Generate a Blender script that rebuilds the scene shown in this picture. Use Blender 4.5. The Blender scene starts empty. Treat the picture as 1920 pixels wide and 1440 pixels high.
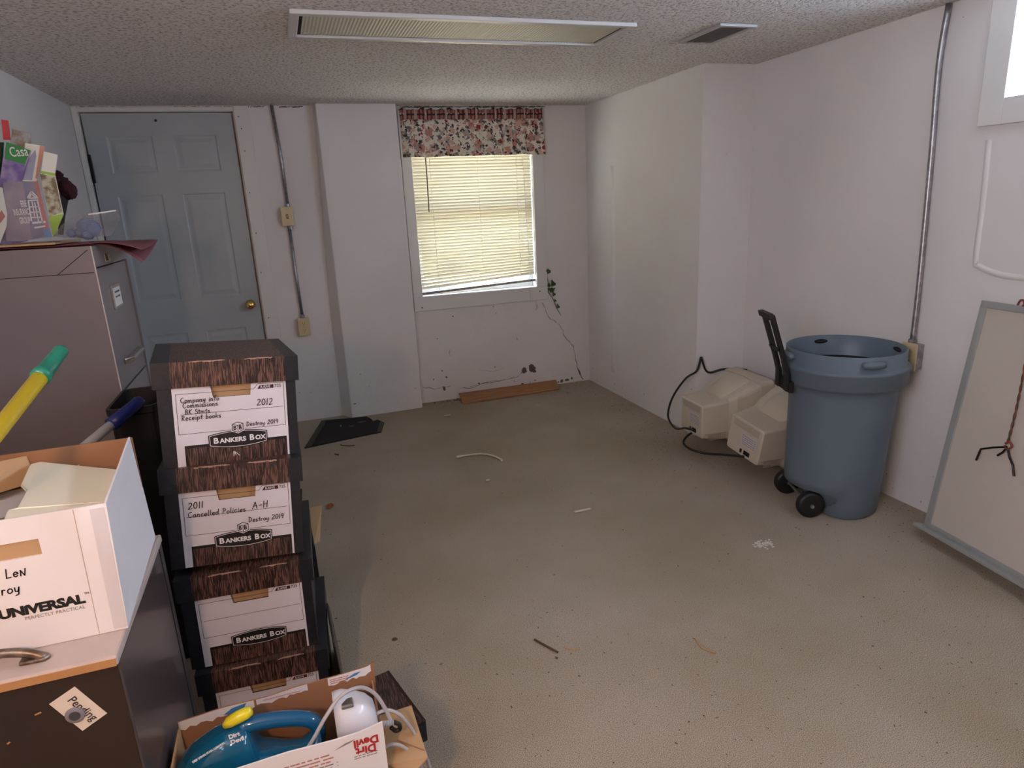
import bpy, bmesh, math, random
from mathutils import Vector, Matrix
random.seed(7)
scene = bpy.context.scene
COL = scene.collection
PI = math.pi

# ------------------------------------------------------------------ camera
CR = Vector((0.9439756365, -0.3265599120, -0.0476300488))
CU = Vector((0.1302428205, 0.2360345214, 0.9629769013))
CF = Vector((0.3032273164, 0.9152302052, -0.2653429216))
CC = Vector((0.0, 0.0, 1.41))
FPX = 1233.868
cam_data = bpy.data.cameras.new('camera')
cam_data.sensor_width = 36.0
cam_data.lens = FPX / 1920 * 36.0
cam_data.clip_start = 0.02
cam = bpy.data.objects.new('camera', cam_data)
COL.objects.link(cam)
cam.matrix_world = Matrix(((CR.x, CU.x, -CF.x, CC.x), (CR.y, CU.y, -CF.y, CC.y), (CR.z, CU.z, -CF.z, CC.z), (0, 0, 0, 1)))
scene.camera = cam

# ------------------------------------------------------------------ world, sun, windows' daylight, exposure
scene.view_settings.view_transform = 'Standard'
scene.view_settings.look = 'None'
scene.view_settings.gamma = 1.0
scene.view_settings.use_curve_mapping = False
scene.view_settings.exposure = 1.42
world = bpy.data.worlds.new('world')
scene.world = world
world.use_nodes = True
bg = world.node_tree.nodes['Background']
bg.inputs['Color'].default_value = (0.68, 0.77, 1.0, 1)
bg.inputs['Strength'].default_value = 13.0
scene.cycles.max_bounces = 10
scene.cycles.diffuse_bounces = 6
scene.cycles.transparent_max_bounces = 12
scene.cycles.caustics_reflective = False
scene.cycles.caustics_refractive = False
scene.cycles.sample_clamp_indirect = 6.0

sun_d = bpy.data.lights.new('sun', 'SUN')
sun_d.energy = 38.0
sun_d.angle = math.radians(1.0)
sun_d.color = (1.0, 0.93, 0.80)
sun = bpy.data.objects.new('sun', sun_d)
sun.rotation_euler = (math.radians(30), 0, 0)      # high, from behind the house: lights the garden only
COL.objects.link(sun)

def portal(name, loc, rot, sx, sy):
    d = bpy.data.lights.new(name, 'AREA')
    d.shape = 'RECTANGLE'; d.size = sx; d.size_y = sy
    d.cycles.is_portal = True
    o = bpy.data.objects.new(name, d)
    o.location = loc; o.rotation_euler = rot
    COL.objects.link(o)
# portals only guide sampling of the sky through each window opening
portal('daylight_portal_back', (1.34, 4.90, 1.38), (-PI / 2, 0, 0), 0.9, 1.2)
portal('daylight_portal_right', (2.78, 1.19, 1.86), (0, PI / 2, 0), 0.34, 1.30)
portal('daylight_portal_right_rear', (2.78, -.20, 1.86), (0, PI / 2, 0), 0.34, 1.2)
portal('daylight_portal_left', (-1.28, 0.10, 1.74), (0, -PI / 2, 0), 0.46, 1.1)

# ------------------------------------------------------------------ helpers
def srgb(r, g, b):
    def f(c):
        c /= 255.0
        return c / 12.92 if c <= 0.04045 else ((c + 0.055) / 1.055) ** 2.4
    return (f(r), f(g), f(b))

MATS = {}
def mat(name, col, rough=0.6, metal=0.0, var=None, bump=None, spec=0.5, trans=0.0, alpha=1.0, emit=None, stretch=None, coat=0.0, ior=1.45):
    """plain procedural material: colour, optional noise colour variation var=(scale, colour2, lo, hi), bump=(scale, strength, distance)"""
    m = bpy.data.materials.new(name)
    m.use_nodes = True
    nt = m.node_tree
    b = nt.nodes['Principled BSDF']
    b.inputs['Base Color'].default_value = (*col, 1)
    b.inputs['Roughness'].default_value = rough
    b.inputs['Metallic'].default_value = metal
    b.inputs['Specular IOR Level'].default_value = spec
    b.inputs['Transmission Weight'].default_value = trans
    b.inputs['Alpha'].default_value = alpha
    b.inputs['Coat Weight'].default_value = coat
    b.inputs['IOR'].default_value = ior
    if emit:
        b.inputs['Emission Color'].default_value = (*emit[0], 1)
        b.inputs['Emission Strength'].default_value = emit[1]
    vec = None
    if var or bump:
        tc = nt.nodes.new('ShaderNodeTexCoord')
        mp = nt.nodes.new('ShaderNodeMapping')
        nt.links.new(tc.outputs['Object'], mp.inputs['Vector'])
        if stretch:
            mp.inputs['Scale'].default_value = stretch
        vec = mp.outputs['Vector']
    if var:
        n = nt.nodes.new('ShaderNodeTexNoise')
        n.inputs['Scale'].default_value = var[0]
        n.inputs['Detail'].default_value = 6
        nt.links.new(vec, n.inputs['Vector'])
        r = nt.nodes.new('ShaderNodeValToRGB')
        r.color_ramp.elements[0].position = var[2]
        r.color_ramp.elements[1].position = var[3]
        r.color_ramp.elements[0].color = (*col, 1)
        r.color_ramp.elements[1].color = (*var[1], 1)
        nt.links.new(n.outputs['Fac'], r.inputs['Fac'])
        nt.links.new(r.outputs['Color'], b.inputs['Base Color'])
    if bump:
        n2 = nt.nodes.new('ShaderNodeTexNoise')
        n2.inputs['Scale'].default_value = bump[0]
        n2.inputs['Detail'].default_value = 4
        nt.links.new(vec, n2.inputs['Vector'])
        bp = nt.nodes.new('ShaderNodeBump')
        bp.inputs['Strength'].default_value = bump[1]
        bp.inputs['Distance'].default_value = bump[2]
        nt.links.new(n2.outputs['Fac'], bp.inputs['Height'])
        nt.links.new(bp.outputs['Normal'], b.inputs['Normal'])
    MATS[name] = m
    return m

class MB:
    def __init__(self):
        self.v = []; self.f = []; self.m = []
    def add(self, vs, fs, mi=0):
        o = len(self.v)
        self.v += [tuple(p) for p in vs]
        for f in fs:
            self.f.append([i + o for i in f]); self.m.append(mi)
        return self
    def box(self, x0, x1, y0, y1, z0, z1, mi=0):
        return self.add([(x0, y0, z0), (x1, y0, z0), (x1, y1, z0), (x0, y1, z0), (x0, y0, z1), (x1, y0, z1), (x1, y1, z1), (x0, y1, z1)],
                        [(0, 3, 2, 1), (4, 5, 6, 7), (0, 1, 5, 4), (1, 2, 6, 5), (2, 3, 7, 6), (3, 0, 4, 7)], mi)
    def hexa(self, p, mi=0):
        """8 points, bottom ring then top ring"""
        return self.add(p, [(0, 3, 2, 1), (4, 5, 6, 7), (0, 1, 5, 4), (1, 2, 6, 5), (2, 3, 7, 6), (3, 0, 4, 7)], mi)
    def prism(self, poly, d, mi=0):
        n = len(poly); d = Vector(d)
        a = [Vector(p) for p in poly]; b = [p + d for p in a]
        fs = [list(range(n))[::-1], list(range(n, 2 * n))] + [(i, (i + 1) % n, n + (i + 1) % n, n + i) for i in range(n)]
        return self.add(a + b, fs, mi)
    def loft(self, rings, mi=0, cap=True, closed=True):
        n = len(rings[0]); vs = [p for r in rings for p in r]; fs = []
        for k in range(len(rings) - 1):
            for i in range(n if closed else n - 1):
                j = (i + 1) % n
                fs.append((k * n + i, k * n + j, (k + 1) * n + j, (k + 1) * n + i))
        if cap:
            fs.append(list(range(n))[::-1]); fs.append([(len(rings) - 1) * n + i for i in range(n)])
        return self.add(vs, fs, mi)
    def tube(self, pts, r, n=8, mi=0, cap=True):
        pts = [Vector(p) for p in pts]; L = len(pts)
        rs = r if isinstance(r, (list, tuple)) else [r] * L
        rings = []; up = None
        for i, p in enumerate(pts):
            t = (pts[min(i + 1, L - 1)] - pts[max(i - 1, 0)]).normalized()
            if up is None:
                up = Vector((0, 0, 1)) if abs(t.z) < 0.9 else Vector((1, 0, 0))
            a = up.cross(t)
            if a.length < 1e-6:
                a = Vector((1, 0, 0)).cross(t)
            a.normalize(); b = t.cross(a).normalized(); up = b
            rings.append([p + (a * math.cos(2 * PI * k / n) + b * math.sin(2 * PI * k / n)) * rs[i] for k in range(n)])
        return self.loft(rings, mi, cap)
    def lathe(self, prof, n=32, c=(0, 0, 0), mi=0, cap=False):
        rings = [[(c[0] + r * math.cos(2 * PI * k / n), c[1] + r * math.sin(2 * PI * k / n), c[2] + z) for k in range(n)] for r, z in prof]
        return self.loft(rings, mi, cap)
    def grid(self, fn, nu, nv, mi=0):
        vs = [fn(i / nu, j / nv) for j in range(nv + 1) for i in range(nu + 1)]
        fs = [(j * (nu + 1) + i, j * (nu + 1) + i + 1, (j + 1) * (nu + 1) + i + 1, (j + 1) * (nu + 1) + i) for j in range(nv) for i in range(nu)]
        return self.add(vs, fs, mi)
    def ribbon(self, pts, w, y, mi=0):
        """flat stroke in the x-z plane at depth y (a pen line or a printed rule)"""
        for (x0, z0), (x1, z1) in zip(pts[:-1], pts[1:]):
            dx, dz = x1 - x0, z1 - z0; l = math.hypot(dx, dz)
            if l < 1e-7: continue
            ex, ez = dx / l * w * 0.35, dz / l * w * 0.35
            nx, nz = -dz / l * w / 2, dx / l * w / 2
            self.add([(x0 - ex - nx, y, z0 - ez - nz), (x1 + ex - nx, y, z1 + ez - nz), (x1 + ex + nx, y, z1 + ez + nz), (x0 - ex + nx, y, z0 - ez + nz)], [(0, 1, 2, 3)], mi)
        return self
    def poly_xz(self, pts, y, mi=0):
        return self.add([(x, y, z) for x, z in pts], [list(range(len(pts)))], mi)
    def mesh(self, name, mats, smooth=False, off=None, recalc=True):
        me = bpy.data.meshes.new(name)
        vs = self.v if off is None else [(p[0] - off[0], p[1] - off[1], p[2] - off[2]) for p in self.v]
        me.from_pydata(vs, [], self.f)
        for m in (mats if isinstance(mats, (list, tuple)) else [mats]):
            me.materials.append(MATS[m])
        me.polygons.foreach_set('material_index', self.m)
        if smooth:
            me.polygons.foreach_set('use_smooth', [True] * len(self.f))
        if recalc:
            bm = bmesh.new(); bm.from_mesh(me)
            bmesh.ops.recalc_face_normals(bm, faces=bm.faces)
            bm.to_mesh(me); bm.free()
        me.update()
        return me
    def build(self, name, mats, parent=None, smooth=False, bevel=0, world=False, subsurf=0, seg=2, solid=0, recalc=True):
        off = parent_world(parent) if (world and parent) else None
        o = bpy.data.objects.new(name, self.mesh(name, mats, smooth, off, recalc))
        COL.objects.link(o)
        if parent: o.parent = parent
        if solid:
            md = o.modifiers.new('solid', 'SOLIDIFY'); md.thickness = solid; md.offset = 0
        if bevel:
            md = o.modifiers.new('bevel', 'BEVEL'); md.width = bevel; md.segments = seg; md.limit_method = 'ANGLE'; md.angle_limit = math.radians(40)
        if subsurf:
            md = o.modifiers.new('sub', 'SUBSURF'); md.levels = subsurf; md.render_levels = subsurf
        return o

def parent_world(p):
    v = Vector((0, 0, 0))
    while p is not None:
        v = v + Vector(p.location); p = p.parent
    return v

def tag(o, label, cat, group=None):
    o['label'] = label; o['category'] = cat
    if group: o['group'] = group
    return o
def thing(name, label, cat, loc=(0, 0, 0), rot=(0, 0, 0), group=None):
    o = bpy.data.objects.new(name, None); COL.objects.link(o)
    o.empty_display_size = 0.05
    o.location = loc; o.rotation_euler = rot
    return tag(o, label, cat, group)
def struct(o, label=None, cat=None):
    o['kind'] = 'structure'
    if label: o['label'] = label
    if cat: o['category'] = cat
    return o
def part(o, label):
    o['label'] = label
    return o

def at(px, py, axis, val):
    """3-D point where the sight line through a photo pixel meets a real plane of the room"""
    d = CF + CR * ((px - 960) / FPX) - CU * ((py - 720) / FPX)
    t = (val - CC[axis]) / d[axis]
    return CC + d * t
def smooth_path(pts, n=6):
    pts = [Vector(p) for p in pts]; out = []
    P = [pts[0] * 2 - pts[1]] + pts + [pts[-1] * 2 - pts[-2]]
    for i in range(1, len(P) - 2):
        a, b, c, d = P[i - 1], P[i], P[i + 1], P[i + 2]
        for k in range(n):
            t = k / n
            out.append(0.5 * ((2 * b) + (c - a) * t + (2 * a - 5 * b + 4 * c - d) * t * t + (3 * b - a - 3 * c + d) * t ** 3))
    out.append(pts[-1]); return out

def text(name, s, size, mat_name, parent, loc, rot=(PI / 2, 0, 0), bold=0.0, sx=1.0, align='LEFT', shear=0.0, space=1.0, thick=0.0002):
    cu = bpy.data.curves.new(name, 'FONT')
    cu.body = s; cu.size = size; cu.extrude = thick; cu.offset = bold; cu.align_x = align
    cu.shear = shear; cu.space_character = space; cu.resolution_u = 3
    tmp = bpy.data.objects.new(name + '_tmp', cu)
    me = bpy.data.meshes.new_from_object(tmp)
    bpy.data.objects.remove(tmp); bpy.data.curves.remove(cu)
    me.name = name
    for v in me.vertices: v.co.x *= sx
    me.materials.clear(); me.materials.append(MATS[mat_name])
    o = bpy.data.objects.new(name, me); COL.objects.link(o)
    o.parent = parent; o.location = loc; o.rotation_euler = rot
    return o

# single-stroke handwriting
def arc(cx, cy, rx, ry, a0, a1, n=8):
    return [(cx + rx * math.cos(math.radians(a0 + (a1 - a0) * k / n)), cy + ry * math.sin(math.radians(a0 + (a1 - a0) * k / n))) for k in range(n + 1)]
GL = {
 'a': (.55, [arc(.22, .25, .2, .24, 60, 420, 10), [(.4, .5), (.4, .1), (.5, 0)]]),
 'b': (.5, [[(.06, 1), (.06, 0)], arc(.24, .24, .19, .24, 180, -180, 10)]),
 'c': (.45, [arc(.24, .25, .2, .25, 55, 320, 8)]),
 'd': (.55, [arc(.22, .25, .2, .24, 30, 390, 10), [(.42, 1), (.42, .05), (.5, 0)]]),
 'e': (.48, [[(.05, .24), (.4, .3)] + arc(.23, .26, .19, .26, 10, 320, 9)]),
 'f': (.4, [arc(.28, .8, .12, .2, 60, 180, 5) + [(.16, 0)], [(.0, .5), (.36, .52)]]),
 'g': (.5, [arc(.22, .25, .19, .24, 60, 420, 9), [(.4, .5), (.4, -.25)] + arc(.22, -.25, .18, .15, 0, -160, 5)]),
 'i': (.24, [[(.1, .5), (.1, 0), (.18, 0)], [(.1, .72), (.12, .76)]]),
 'k': (.48, [[(.06, 1), (.06, 0)], [(.4, .5), (.08, .22), (.42, 0)]]),
 'l': (.24, [[(.08, 1), (.08, .05), (.2, 0)]]),
 'm': (.75, [[(.05, .5), (.05, 0)], [(.05, .3)] + arc(.18, .33, .13, .16, 160, 0, 5) + [(.31, 0)], [(.31, .3)] + arc(.45, .33, .14, .16, 160, 0, 5) + [(.6, .05), (.7, 0)]]),
 'n': (.52, [[(.05, .5), (.05, 0)], [(.05, .3)] + arc(.2, .33, .15, .17, 160, 0, 5) + [(.35, .05), (.46, 0)]]),
 'o': (.48, [arc(.23, .25, .2, .24, 90, 450, 10)]),
 'p': (.5, [[(.06, .5), (.06, -.4)], arc(.24, .25, .19, .24, 180, -180, 10)]),
 'r': (.38, [[(.05, .5), (.05, 0)], [(.05, .28)] + arc(.2, .3, .15, .2, 170, 50, 5)]),
 's': (.42, [arc(.2, .38, .15, .12, 40, 250, 6) + arc(.2, .13, .16, .13, 90, -150, 6)]),
 't': (.38, [[(.16, .85), (.16, .05), (.3, 0)], [(.0, .55), (.34, .58)]]),
 'y': (.5, [[(.04, .5), (.08, .1), (.3, .06), (.4, .5)], [(.4, .5), (.34, -.25), (.1, -.35)]]),
 'A': (.7, [[(.0, 0), (.3, 1), (.6, 0)], [(.1, .38), (.55, .4)]]),
 'B': (.6, [[(.06, 0), (.06, 1)], arc(.1, .76, .3, .24, 95, -90, 6) + arc(.1, .26, .38, .26, 90, -95, 6)]),
 'C': (.66, [arc(.38, .5, .34, .5, 60, 310, 10)]),
 'D': (.7, [[(.1, 0), (.12, 1)], [(-.05, 1)] + arc(.12, .5, .45, .5, 85, -90, 8)]),
 'H': (.65, [[(.06, 0), (.06, 1)], [(.52, 0), (.52, 1)], [(.06, .5), (.52, .55)]]),
 'K': (.6, [[(.06, 0), (.06, 1)], [(.5, 1), (.08, .45), (.52, 0)]]),
 'L': (.55, [[(.08, 1), (.06, .02), (.45, .04)]]),
 'N': (.65, [[(.08, 0), (.08, .62), (.42, 0), (.5, .75)]]),
 'P': (.6, [[(.1, 0), (.12, 1)], [(0, .95)] + arc(.14, .74, .36, .26, 85, -95, 6)]),
 'R': (.62, [[(.1, 0), (.12, 1)], [(0, .95)] + arc(.14, .74, .32, .24, 85, -95, 6) + [(.5, 0)]]),
 'S': (.5, [arc(.26, .75, .2, .22, 50, 260, 6) + arc(.24, .26, .22, .26, 80, -150, 6)]),
 '0': (.6, [arc(.27, .5, .24, .48, 90, 450, 12)]),
 '1': (.3, [[(.12, 1), (.12, 0)]]),
 '2': (.6, [arc(.26, .74, .2, .24, 160, -20, 7) + [(.04, 0), (.54, .06)]]),
 '9': (.52, [arc(.24, .72, .19, .24, 20, 380, 9) + [(.36, 0)]]),
 '-': (.5, [[(.06, .42), (.4, .46)]]),
 ' ': (.35, []),
}
def pen(mb, s, x, z, h, w, y, slant=0.12, rise=0.0, rnd=0.03):
    cx = x
    for ch in s:
        adv, strokes = GL[ch]
        jy = random.uniform(-rnd, rnd) * h
        for st in strokes:
            pts = [(cx + (px + slant * py) * h, z + py * h + jy + rise * (cx - x + px * h)) for px, py in st]
            mb.ribbon(pts, w, y)
        cx += (adv + .1) * h
    return cx

# ------------------------------------------------------------------ materials
def paint_wall():
    m = bpy.data.materials.new('wall_paint'); MATS['wall_paint'] = m
    m.use_nodes = True; nt = m.node_tree; L = nt.links.new
    b = nt.nodes['Principled BSDF']; b.inputs['Roughness'].default_value = 0.55
    geo = nt.nodes.new('ShaderNodeNewGeometry')
    sep = nt.nodes.new('ShaderNodeSeparateXYZ'); L(geo.outputs['Position'], sep.inputs[0])
    n1 = nt.nodes.new('ShaderNodeTexNoise'); n1.inputs['Scale'].default_value = 1.4; n1.inputs['Detail'].default_value = 5
    L(geo.outputs['Position'], n1.inputs['Vector'])
    r1 = nt.nodes.new('ShaderNodeValToRGB')
    r1.color_ramp.elements[0].position = .3; r1.color_ramp.elements[0].color = (.685, .67, .66, 1)
    r1.color_ramp.elements[1].position = .7; r1.color_ramp.elements[1].color = (.755, .74, .73, 1)
    L(n1.outputs['Fac'], r1.inputs['Fac'])
    # small scuffs and dirt flecks, denser on the rough masonry near the floor
    n2 = nt.nodes.new('ShaderNodeTexNoise'); n2.inputs['Scale'].default_value = 34; n2.inputs['Detail'].default_value = 3
    L(geo.outputs['Position'], n2.inputs['Vector'])
    mr = nt.nodes.new('ShaderNodeMapRange'); mr.inputs['From Min'].default_value = 0; mr.inputs['From Max'].default_value = .7
    mr.inputs['To Min'].default_value = .045; mr.inputs['To Max'].default_value = -.05
    L(sep.outputs['Z'], mr.inputs['Value'])
    add = nt.nodes.new('ShaderNodeMath'); L(n2.outputs['Fac'], add.inputs[0]); L(mr.outputs[0], add.inputs[1])
    r2 = nt.nodes.new('ShaderNodeValToRGB'); r2.color_ramp.elements[0].position = .735; r2.color_ramp.elements[1].position = .765
    L(add.outputs[0], r2.inputs['Fac'])
    mx = nt.nodes.new('ShaderNodeMixRGB'); L(r2.outputs['Color'], mx.inputs['Fac']); L(r1.outputs['Color'], mx.inputs[1]); mx.inputs[2].default_value = (.24, .22, .20, 1)
    L(mx.outputs[0], b.inputs['Base Color'])
    # relief: nearly flat above, lumpy flaking masonry below
    n3 = nt.nodes.new('ShaderNodeTexNoise'); n3.inputs['Scale'].default_value = 9; n3.inputs['Detail'].default_value = 8; n3.inputs['Roughness'].default_value = .62
    L(geo.outputs['Position'], n3.inputs['Vector'])
    ms = nt.nodes.new('ShaderNodeMapRange'); ms.inputs['From Min'].default_value = .1; ms.inputs['From Max'].default_value = .9
    ms.inputs['To Min'].default_value = .5; ms.inputs['To Max'].default_value = .12
    L(sep.outputs['Z'], ms.inputs['Value'])
    bp = nt.nodes.new('ShaderNodeBump'); bp.inputs['Distance'].default_value = .012
    L(ms.outputs[0], bp.inputs['Strength']); L(n3.outputs['Fac'], bp.inputs['Height']); L(bp.outputs['Normal'], b.inputs['Normal'])
paint_wall()

def popcorn():
    m = bpy.data.materials.new('popcorn'); MATS['popcorn'] = m
    m.use_nodes = True; nt = m.node_tree; L = nt.links.new
    b = nt.nodes['Principled BSDF']; b.inputs['Roughness'].default_value = 0.9; b.inputs['Specular IOR Level'].default_value = .2
    geo = nt.nodes.new('ShaderNodeNewGeometry')
    v = nt.nodes.new('ShaderNodeTexNoise'); v.inputs['Scale'].default_value = 75; v.inputs['Detail'].default_value = 3
    L(geo.outputs['Position'], v.inputs['Vector'])
    r = nt.nodes.new('ShaderNodeValToRGB'); r.color_ramp.elements[0].position = .40; r.color_ramp.elements[1].position = .56
    L(v.outputs['Fac'], r.inputs['Fac'])
    rc = nt.nodes.new('ShaderNodeValToRGB'); rc.color_ramp.elements[0].position = .36; rc.color_ramp.elements[1].position = .48
    rc.color_ramp.elements[0].color = (.50, .475, .45, 1); rc.color_ramp.elements[1].color = (.88, .855, .825, 1)
    L(v.outputs['Fac'], rc.inputs['Fac']); L(rc.outputs['Color'], b.inputs['Base Color'])
    bp = nt.nodes.new('ShaderNodeBump'); bp.inputs['Distance'].default_value = .008; bp.inputs['Strength'].default_value = .9
    L(r.outputs['Color'], bp.inputs['Height']); L(bp.outputs['Normal'], b.inputs['Normal'])
popcorn()

def carpet():
    m = bpy.data.materials.new('carpet'); MATS['carpet'] = m
    m.use_nodes = True; nt = m.node_tree; L = nt.links.new
    b = nt.nodes['Principled BSDF']; b.inputs['Roughness'].default_value = 0.95; b.inputs['Specular IOR Level'].default_value = .15
    geo = nt.nodes.new('ShaderNodeNewGeometry')
    fine = nt.nodes.new('ShaderNodeTexNoise'); fine.inputs['Scale'].default_value = 430; fine.inputs['Detail'].default_value = 3
    L(geo.outputs['Position'], fine.inputs['Vector'])
    rf = nt.nodes.new('ShaderNodeValToRGB'); rf.color_ramp.elements[0].position = .38; rf.color_ramp.elements[1].position = .62
    rf.color_ramp.elements[0].color = (.22, .188, .145, 1); rf.color_ramp.elements[1].color = (.60, .53, .44, 1)
    L(fine.outputs['Fac'], rf.inputs['Fac'])
    big = nt.nodes.new('ShaderNodeTexNoise'); big.inputs['Scale'].default_value = 1.7; big.inputs['Detail'].default_value = 6
    L(geo.outputs['Position'], big.inputs['Vector'])
    rb = nt.nodes.new('ShaderNodeValToRGB'); rb.color_ramp.elements[0].position = .3; rb.color_ramp.elements[1].position = .7
    rb.color_ramp.elements[0].color = (.80, .77, .70, 1); rb.color_ramp.elements[1].color = (1, 1, 1, 1)
    L(big.outputs['Fac'], rb.inputs['Fac'])
    mul = nt.nodes.new('ShaderNodeMixRGB'); mul.blend_type = 'MULTIPLY'; mul.inputs['Fac'].default_value = 1
    L(rf.outputs['Color'], mul.inputs[1]); L(rb.outputs['Color'], mul.inputs[2])
    # ground-in specks
    sp = nt.nodes.new('ShaderNodeTexNoise'); sp.inputs['Scale'].default_value = 60; sp.inputs['Detail'].default_value = 2
    L(geo.outputs['Position'], sp.inputs['Vector'])
    rs = nt.nodes.new('ShaderNodeValToRGB'); rs.color_ramp.elements[0].position = .70; rs.color_ramp.elements[1].position = .74
    L(sp.outputs['Fac'], rs.inputs['Fac'])
    mx = nt.nodes.new('ShaderNodeMixRGB'); L(rs.outputs['Color'], mx.inputs['Fac']); L(mul.outputs[0], mx.inputs[1]); mx.inputs[2].default_value = (.10, .085, .06, 1)
    L(mx.outputs[0], b.inputs['Base Color'])
    bp = nt.nodes.new('ShaderNodeBump'); bp.inputs['Distance'].default_value = .002; bp.inputs['Strength'].default_value = .5
    L(fine.outputs['Fac'], bp.inputs['Height']); L(bp.outputs['Normal'], b.inputs['Normal'])
carpet()

def woodgrain_print():
    m = bpy.data.materials.new('woodgrain'); MATS['woodgrain'] = m
    m.use_nodes = True; nt = m.node_tree; L = nt.links.new
    b = nt.nodes['Principled BSDF']; b.inputs['Roughness'].default_value = 0.38
    tc = nt.nodes.new('ShaderNodeTexCoord'); mp = nt.nodes.new('ShaderNodeMapping')
    mp.inputs['Scale'].default_value = (430, 34, 34)
    L(tc.outputs['Object'], mp.inputs['Vector'])
    n = nt.nodes.new('ShaderNodeTexNoise'); n.inputs['Scale'].default_value = 1; n.inputs['Detail'].default_value = 5; n.inputs['Distortion'].default_value = .6
    L(mp.outputs['Vector'], n.inputs['Vector'])
    r = nt.nodes.new('ShaderNodeValToRGB'); e = r.color_ramp.elements
    e[0].position = .40; e[0].color = (.010, .007, .006, 1)
    e[1].position = .62; e[1].color = (.165, .085, .068, 1)
    k = e.new(.5); k.color = (.05, .026, .02, 1)
    L(n.outputs['Fac'], r.inputs['Fac']); L(r.outputs['Color'], b.inputs['Base Color'])
woodgrain_print()

def blind_mat():
    m = bpy.data.materials.new('blind_vinyl'); MATS['blind_vinyl'] = m
    m.use_nodes = True; nt = m.node_tree; L = nt.links.new
    nt.nodes.remove(nt.nodes['Principled BSDF'])
    out = nt.nodes['Material Output']
    d = nt.nodes.new('ShaderNodeBsdfDiffuse'); d.inputs['Color'].default_value = (.64, .60, .49, 1)
    t = nt.nodes.new('ShaderNodeBsdfTranslucent'); t.inputs['Color'].default_value = (.80, .66, .42, 1)
    mix = nt.nodes.new('ShaderNodeMixShader'); mix.inputs[0].default_value = .045
    L(d.outputs[0], mix.inputs[1]); L(t.outputs[0], mix.inputs[2]); L(mix.outputs[0], out.inputs['Surface'])
blind_mat()

def floral():
    m = bpy.data.materials.new('floral_cloth'); MATS['floral_cloth'] = m
    m.use_nodes = True; nt = m.node_tree; L = nt.links.new
    b = nt.nodes['Principled BSDF']; b.inputs['Roughness'].default_value = 0.9
    tc = nt.nodes.new('ShaderNodeTexCoord')
    base = (.74, .70, .60, 1)
    prev = None
    specs = [(13, 0, .34, (.40, .36, .31, 1), .0), (26, 0, .36, (.17, .155, .145, 1), 3.1), (11, 0, .30, (.50, .24, .20, 1), 7.7), (19, 0, .34, (.62, .40, .33, 1), 4.4), (12, 0, .19, (.34, .025, .03, 1), 1.9), (31, 0, .30, (.06, .045, .045, 1), 5.3)]
    for sc, dist, th, colr, off in specs:
        mp = nt.nodes.new('ShaderNodeMapping'); mp.inputs['Location'].default_value = (off, off, off * .7); mp.inputs['Scale'].default_value = (1, .15, 1)
        L(tc.outputs['Object'], mp.inputs['Vector'])
        nn = nt.nodes.new('ShaderNodeTexNoise'); nn.inputs['Scale'].default_value = 60; L(mp.outputs['Vector'], nn.inputs['Vector'])
        ad = nt.nodes.new('ShaderNodeMixRGB'); ad.blend_type = 'ADD'; ad.inputs['Fac'].default_value = .045; L(mp.outputs['Vector'], ad.inputs[1]); L(nn.outputs['Color'], ad.inputs[2])
        vo = nt.nodes.new('ShaderNodeTexVoronoi'); vo.inputs['Scale'].default_value = sc; L(ad.outputs[0], vo.inputs['Vector'])
        lt = nt.nodes.new('ShaderNodeMath'); lt.operation = 'LESS_THAN'; lt.inputs[1].default_value = th; L(vo.outputs['Distance'], lt.inputs[0])
        mx = nt.nodes.new('ShaderNodeMixRGB'); L(lt.outputs[0], mx.inputs['Fac']); mx.inputs[2].default_value = colr
        if prev is None: mx.inputs[1].default_value = base
        else: L(prev, mx.inputs[1])
        prev = mx.outputs[0]
    L(prev, b.inputs['Base Color'])
floral()

def plaid():
    m = bpy.data.materials.new('plaid_cloth'); MATS['plaid_cloth'] = m
    m.use_nodes = True; nt = m.node_tree; L = nt.links.new
    b = nt.nodes['Principled BSDF']; b.inputs['Roughness'].default_value = 0.9
    tc = nt.nodes.new('ShaderNodeTexCoord'); sep = nt.nodes.new('ShaderNodeSeparateXYZ'); L(tc.outputs['Object'], sep.inputs[0])
    def wave(ch, freq, lo, hi):
        mu = nt.nodes.new('ShaderNodeMath'); mu.operation = 'MULTIPLY'; mu.inputs[1].default_value = freq; L(sep.outputs[ch], mu.inputs[0])
        si = nt.nodes.new('ShaderNodeMath'); si.operation = 'SINE'; L(mu.outputs[0], si.inputs[0])
        g = nt.nodes.new('ShaderNodeMath'); g.operation = 'GREATER_THAN'; g.inputs[1].default_value = lo; L(si.outputs[0], g.inputs[0]); return g.outputs[0]
    m1 = nt.nodes.new('ShaderNodeMixRGB'); m1.inputs[1].default_value = (.36, .19, .16, 1); m1.inputs[2].default_value = (.20, .03, .035, 1); L(wave('X', 230, .45, 0), m1.inputs['Fac'])
    m2 = nt.nodes.new('ShaderNodeMixRGB'); L(m1.outputs[0], m2.inputs[1]); m2.inputs[2].default_value = (.06, .02, .022, 1); L(wave('Z', 170, .6, 0), m2.inputs['Fac'])
    m3 = nt.nodes.new('ShaderNodeMixRGB'); L(m2.outputs[0], m3.inputs[1]); m3.inputs[2].default_value = (.50, .42, .34, 1); L(wave('X', 90, .8, 0), m3.inputs['Fac'])
    L(m3.outputs[0], b.inputs['Base Color'])
plaid()

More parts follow.
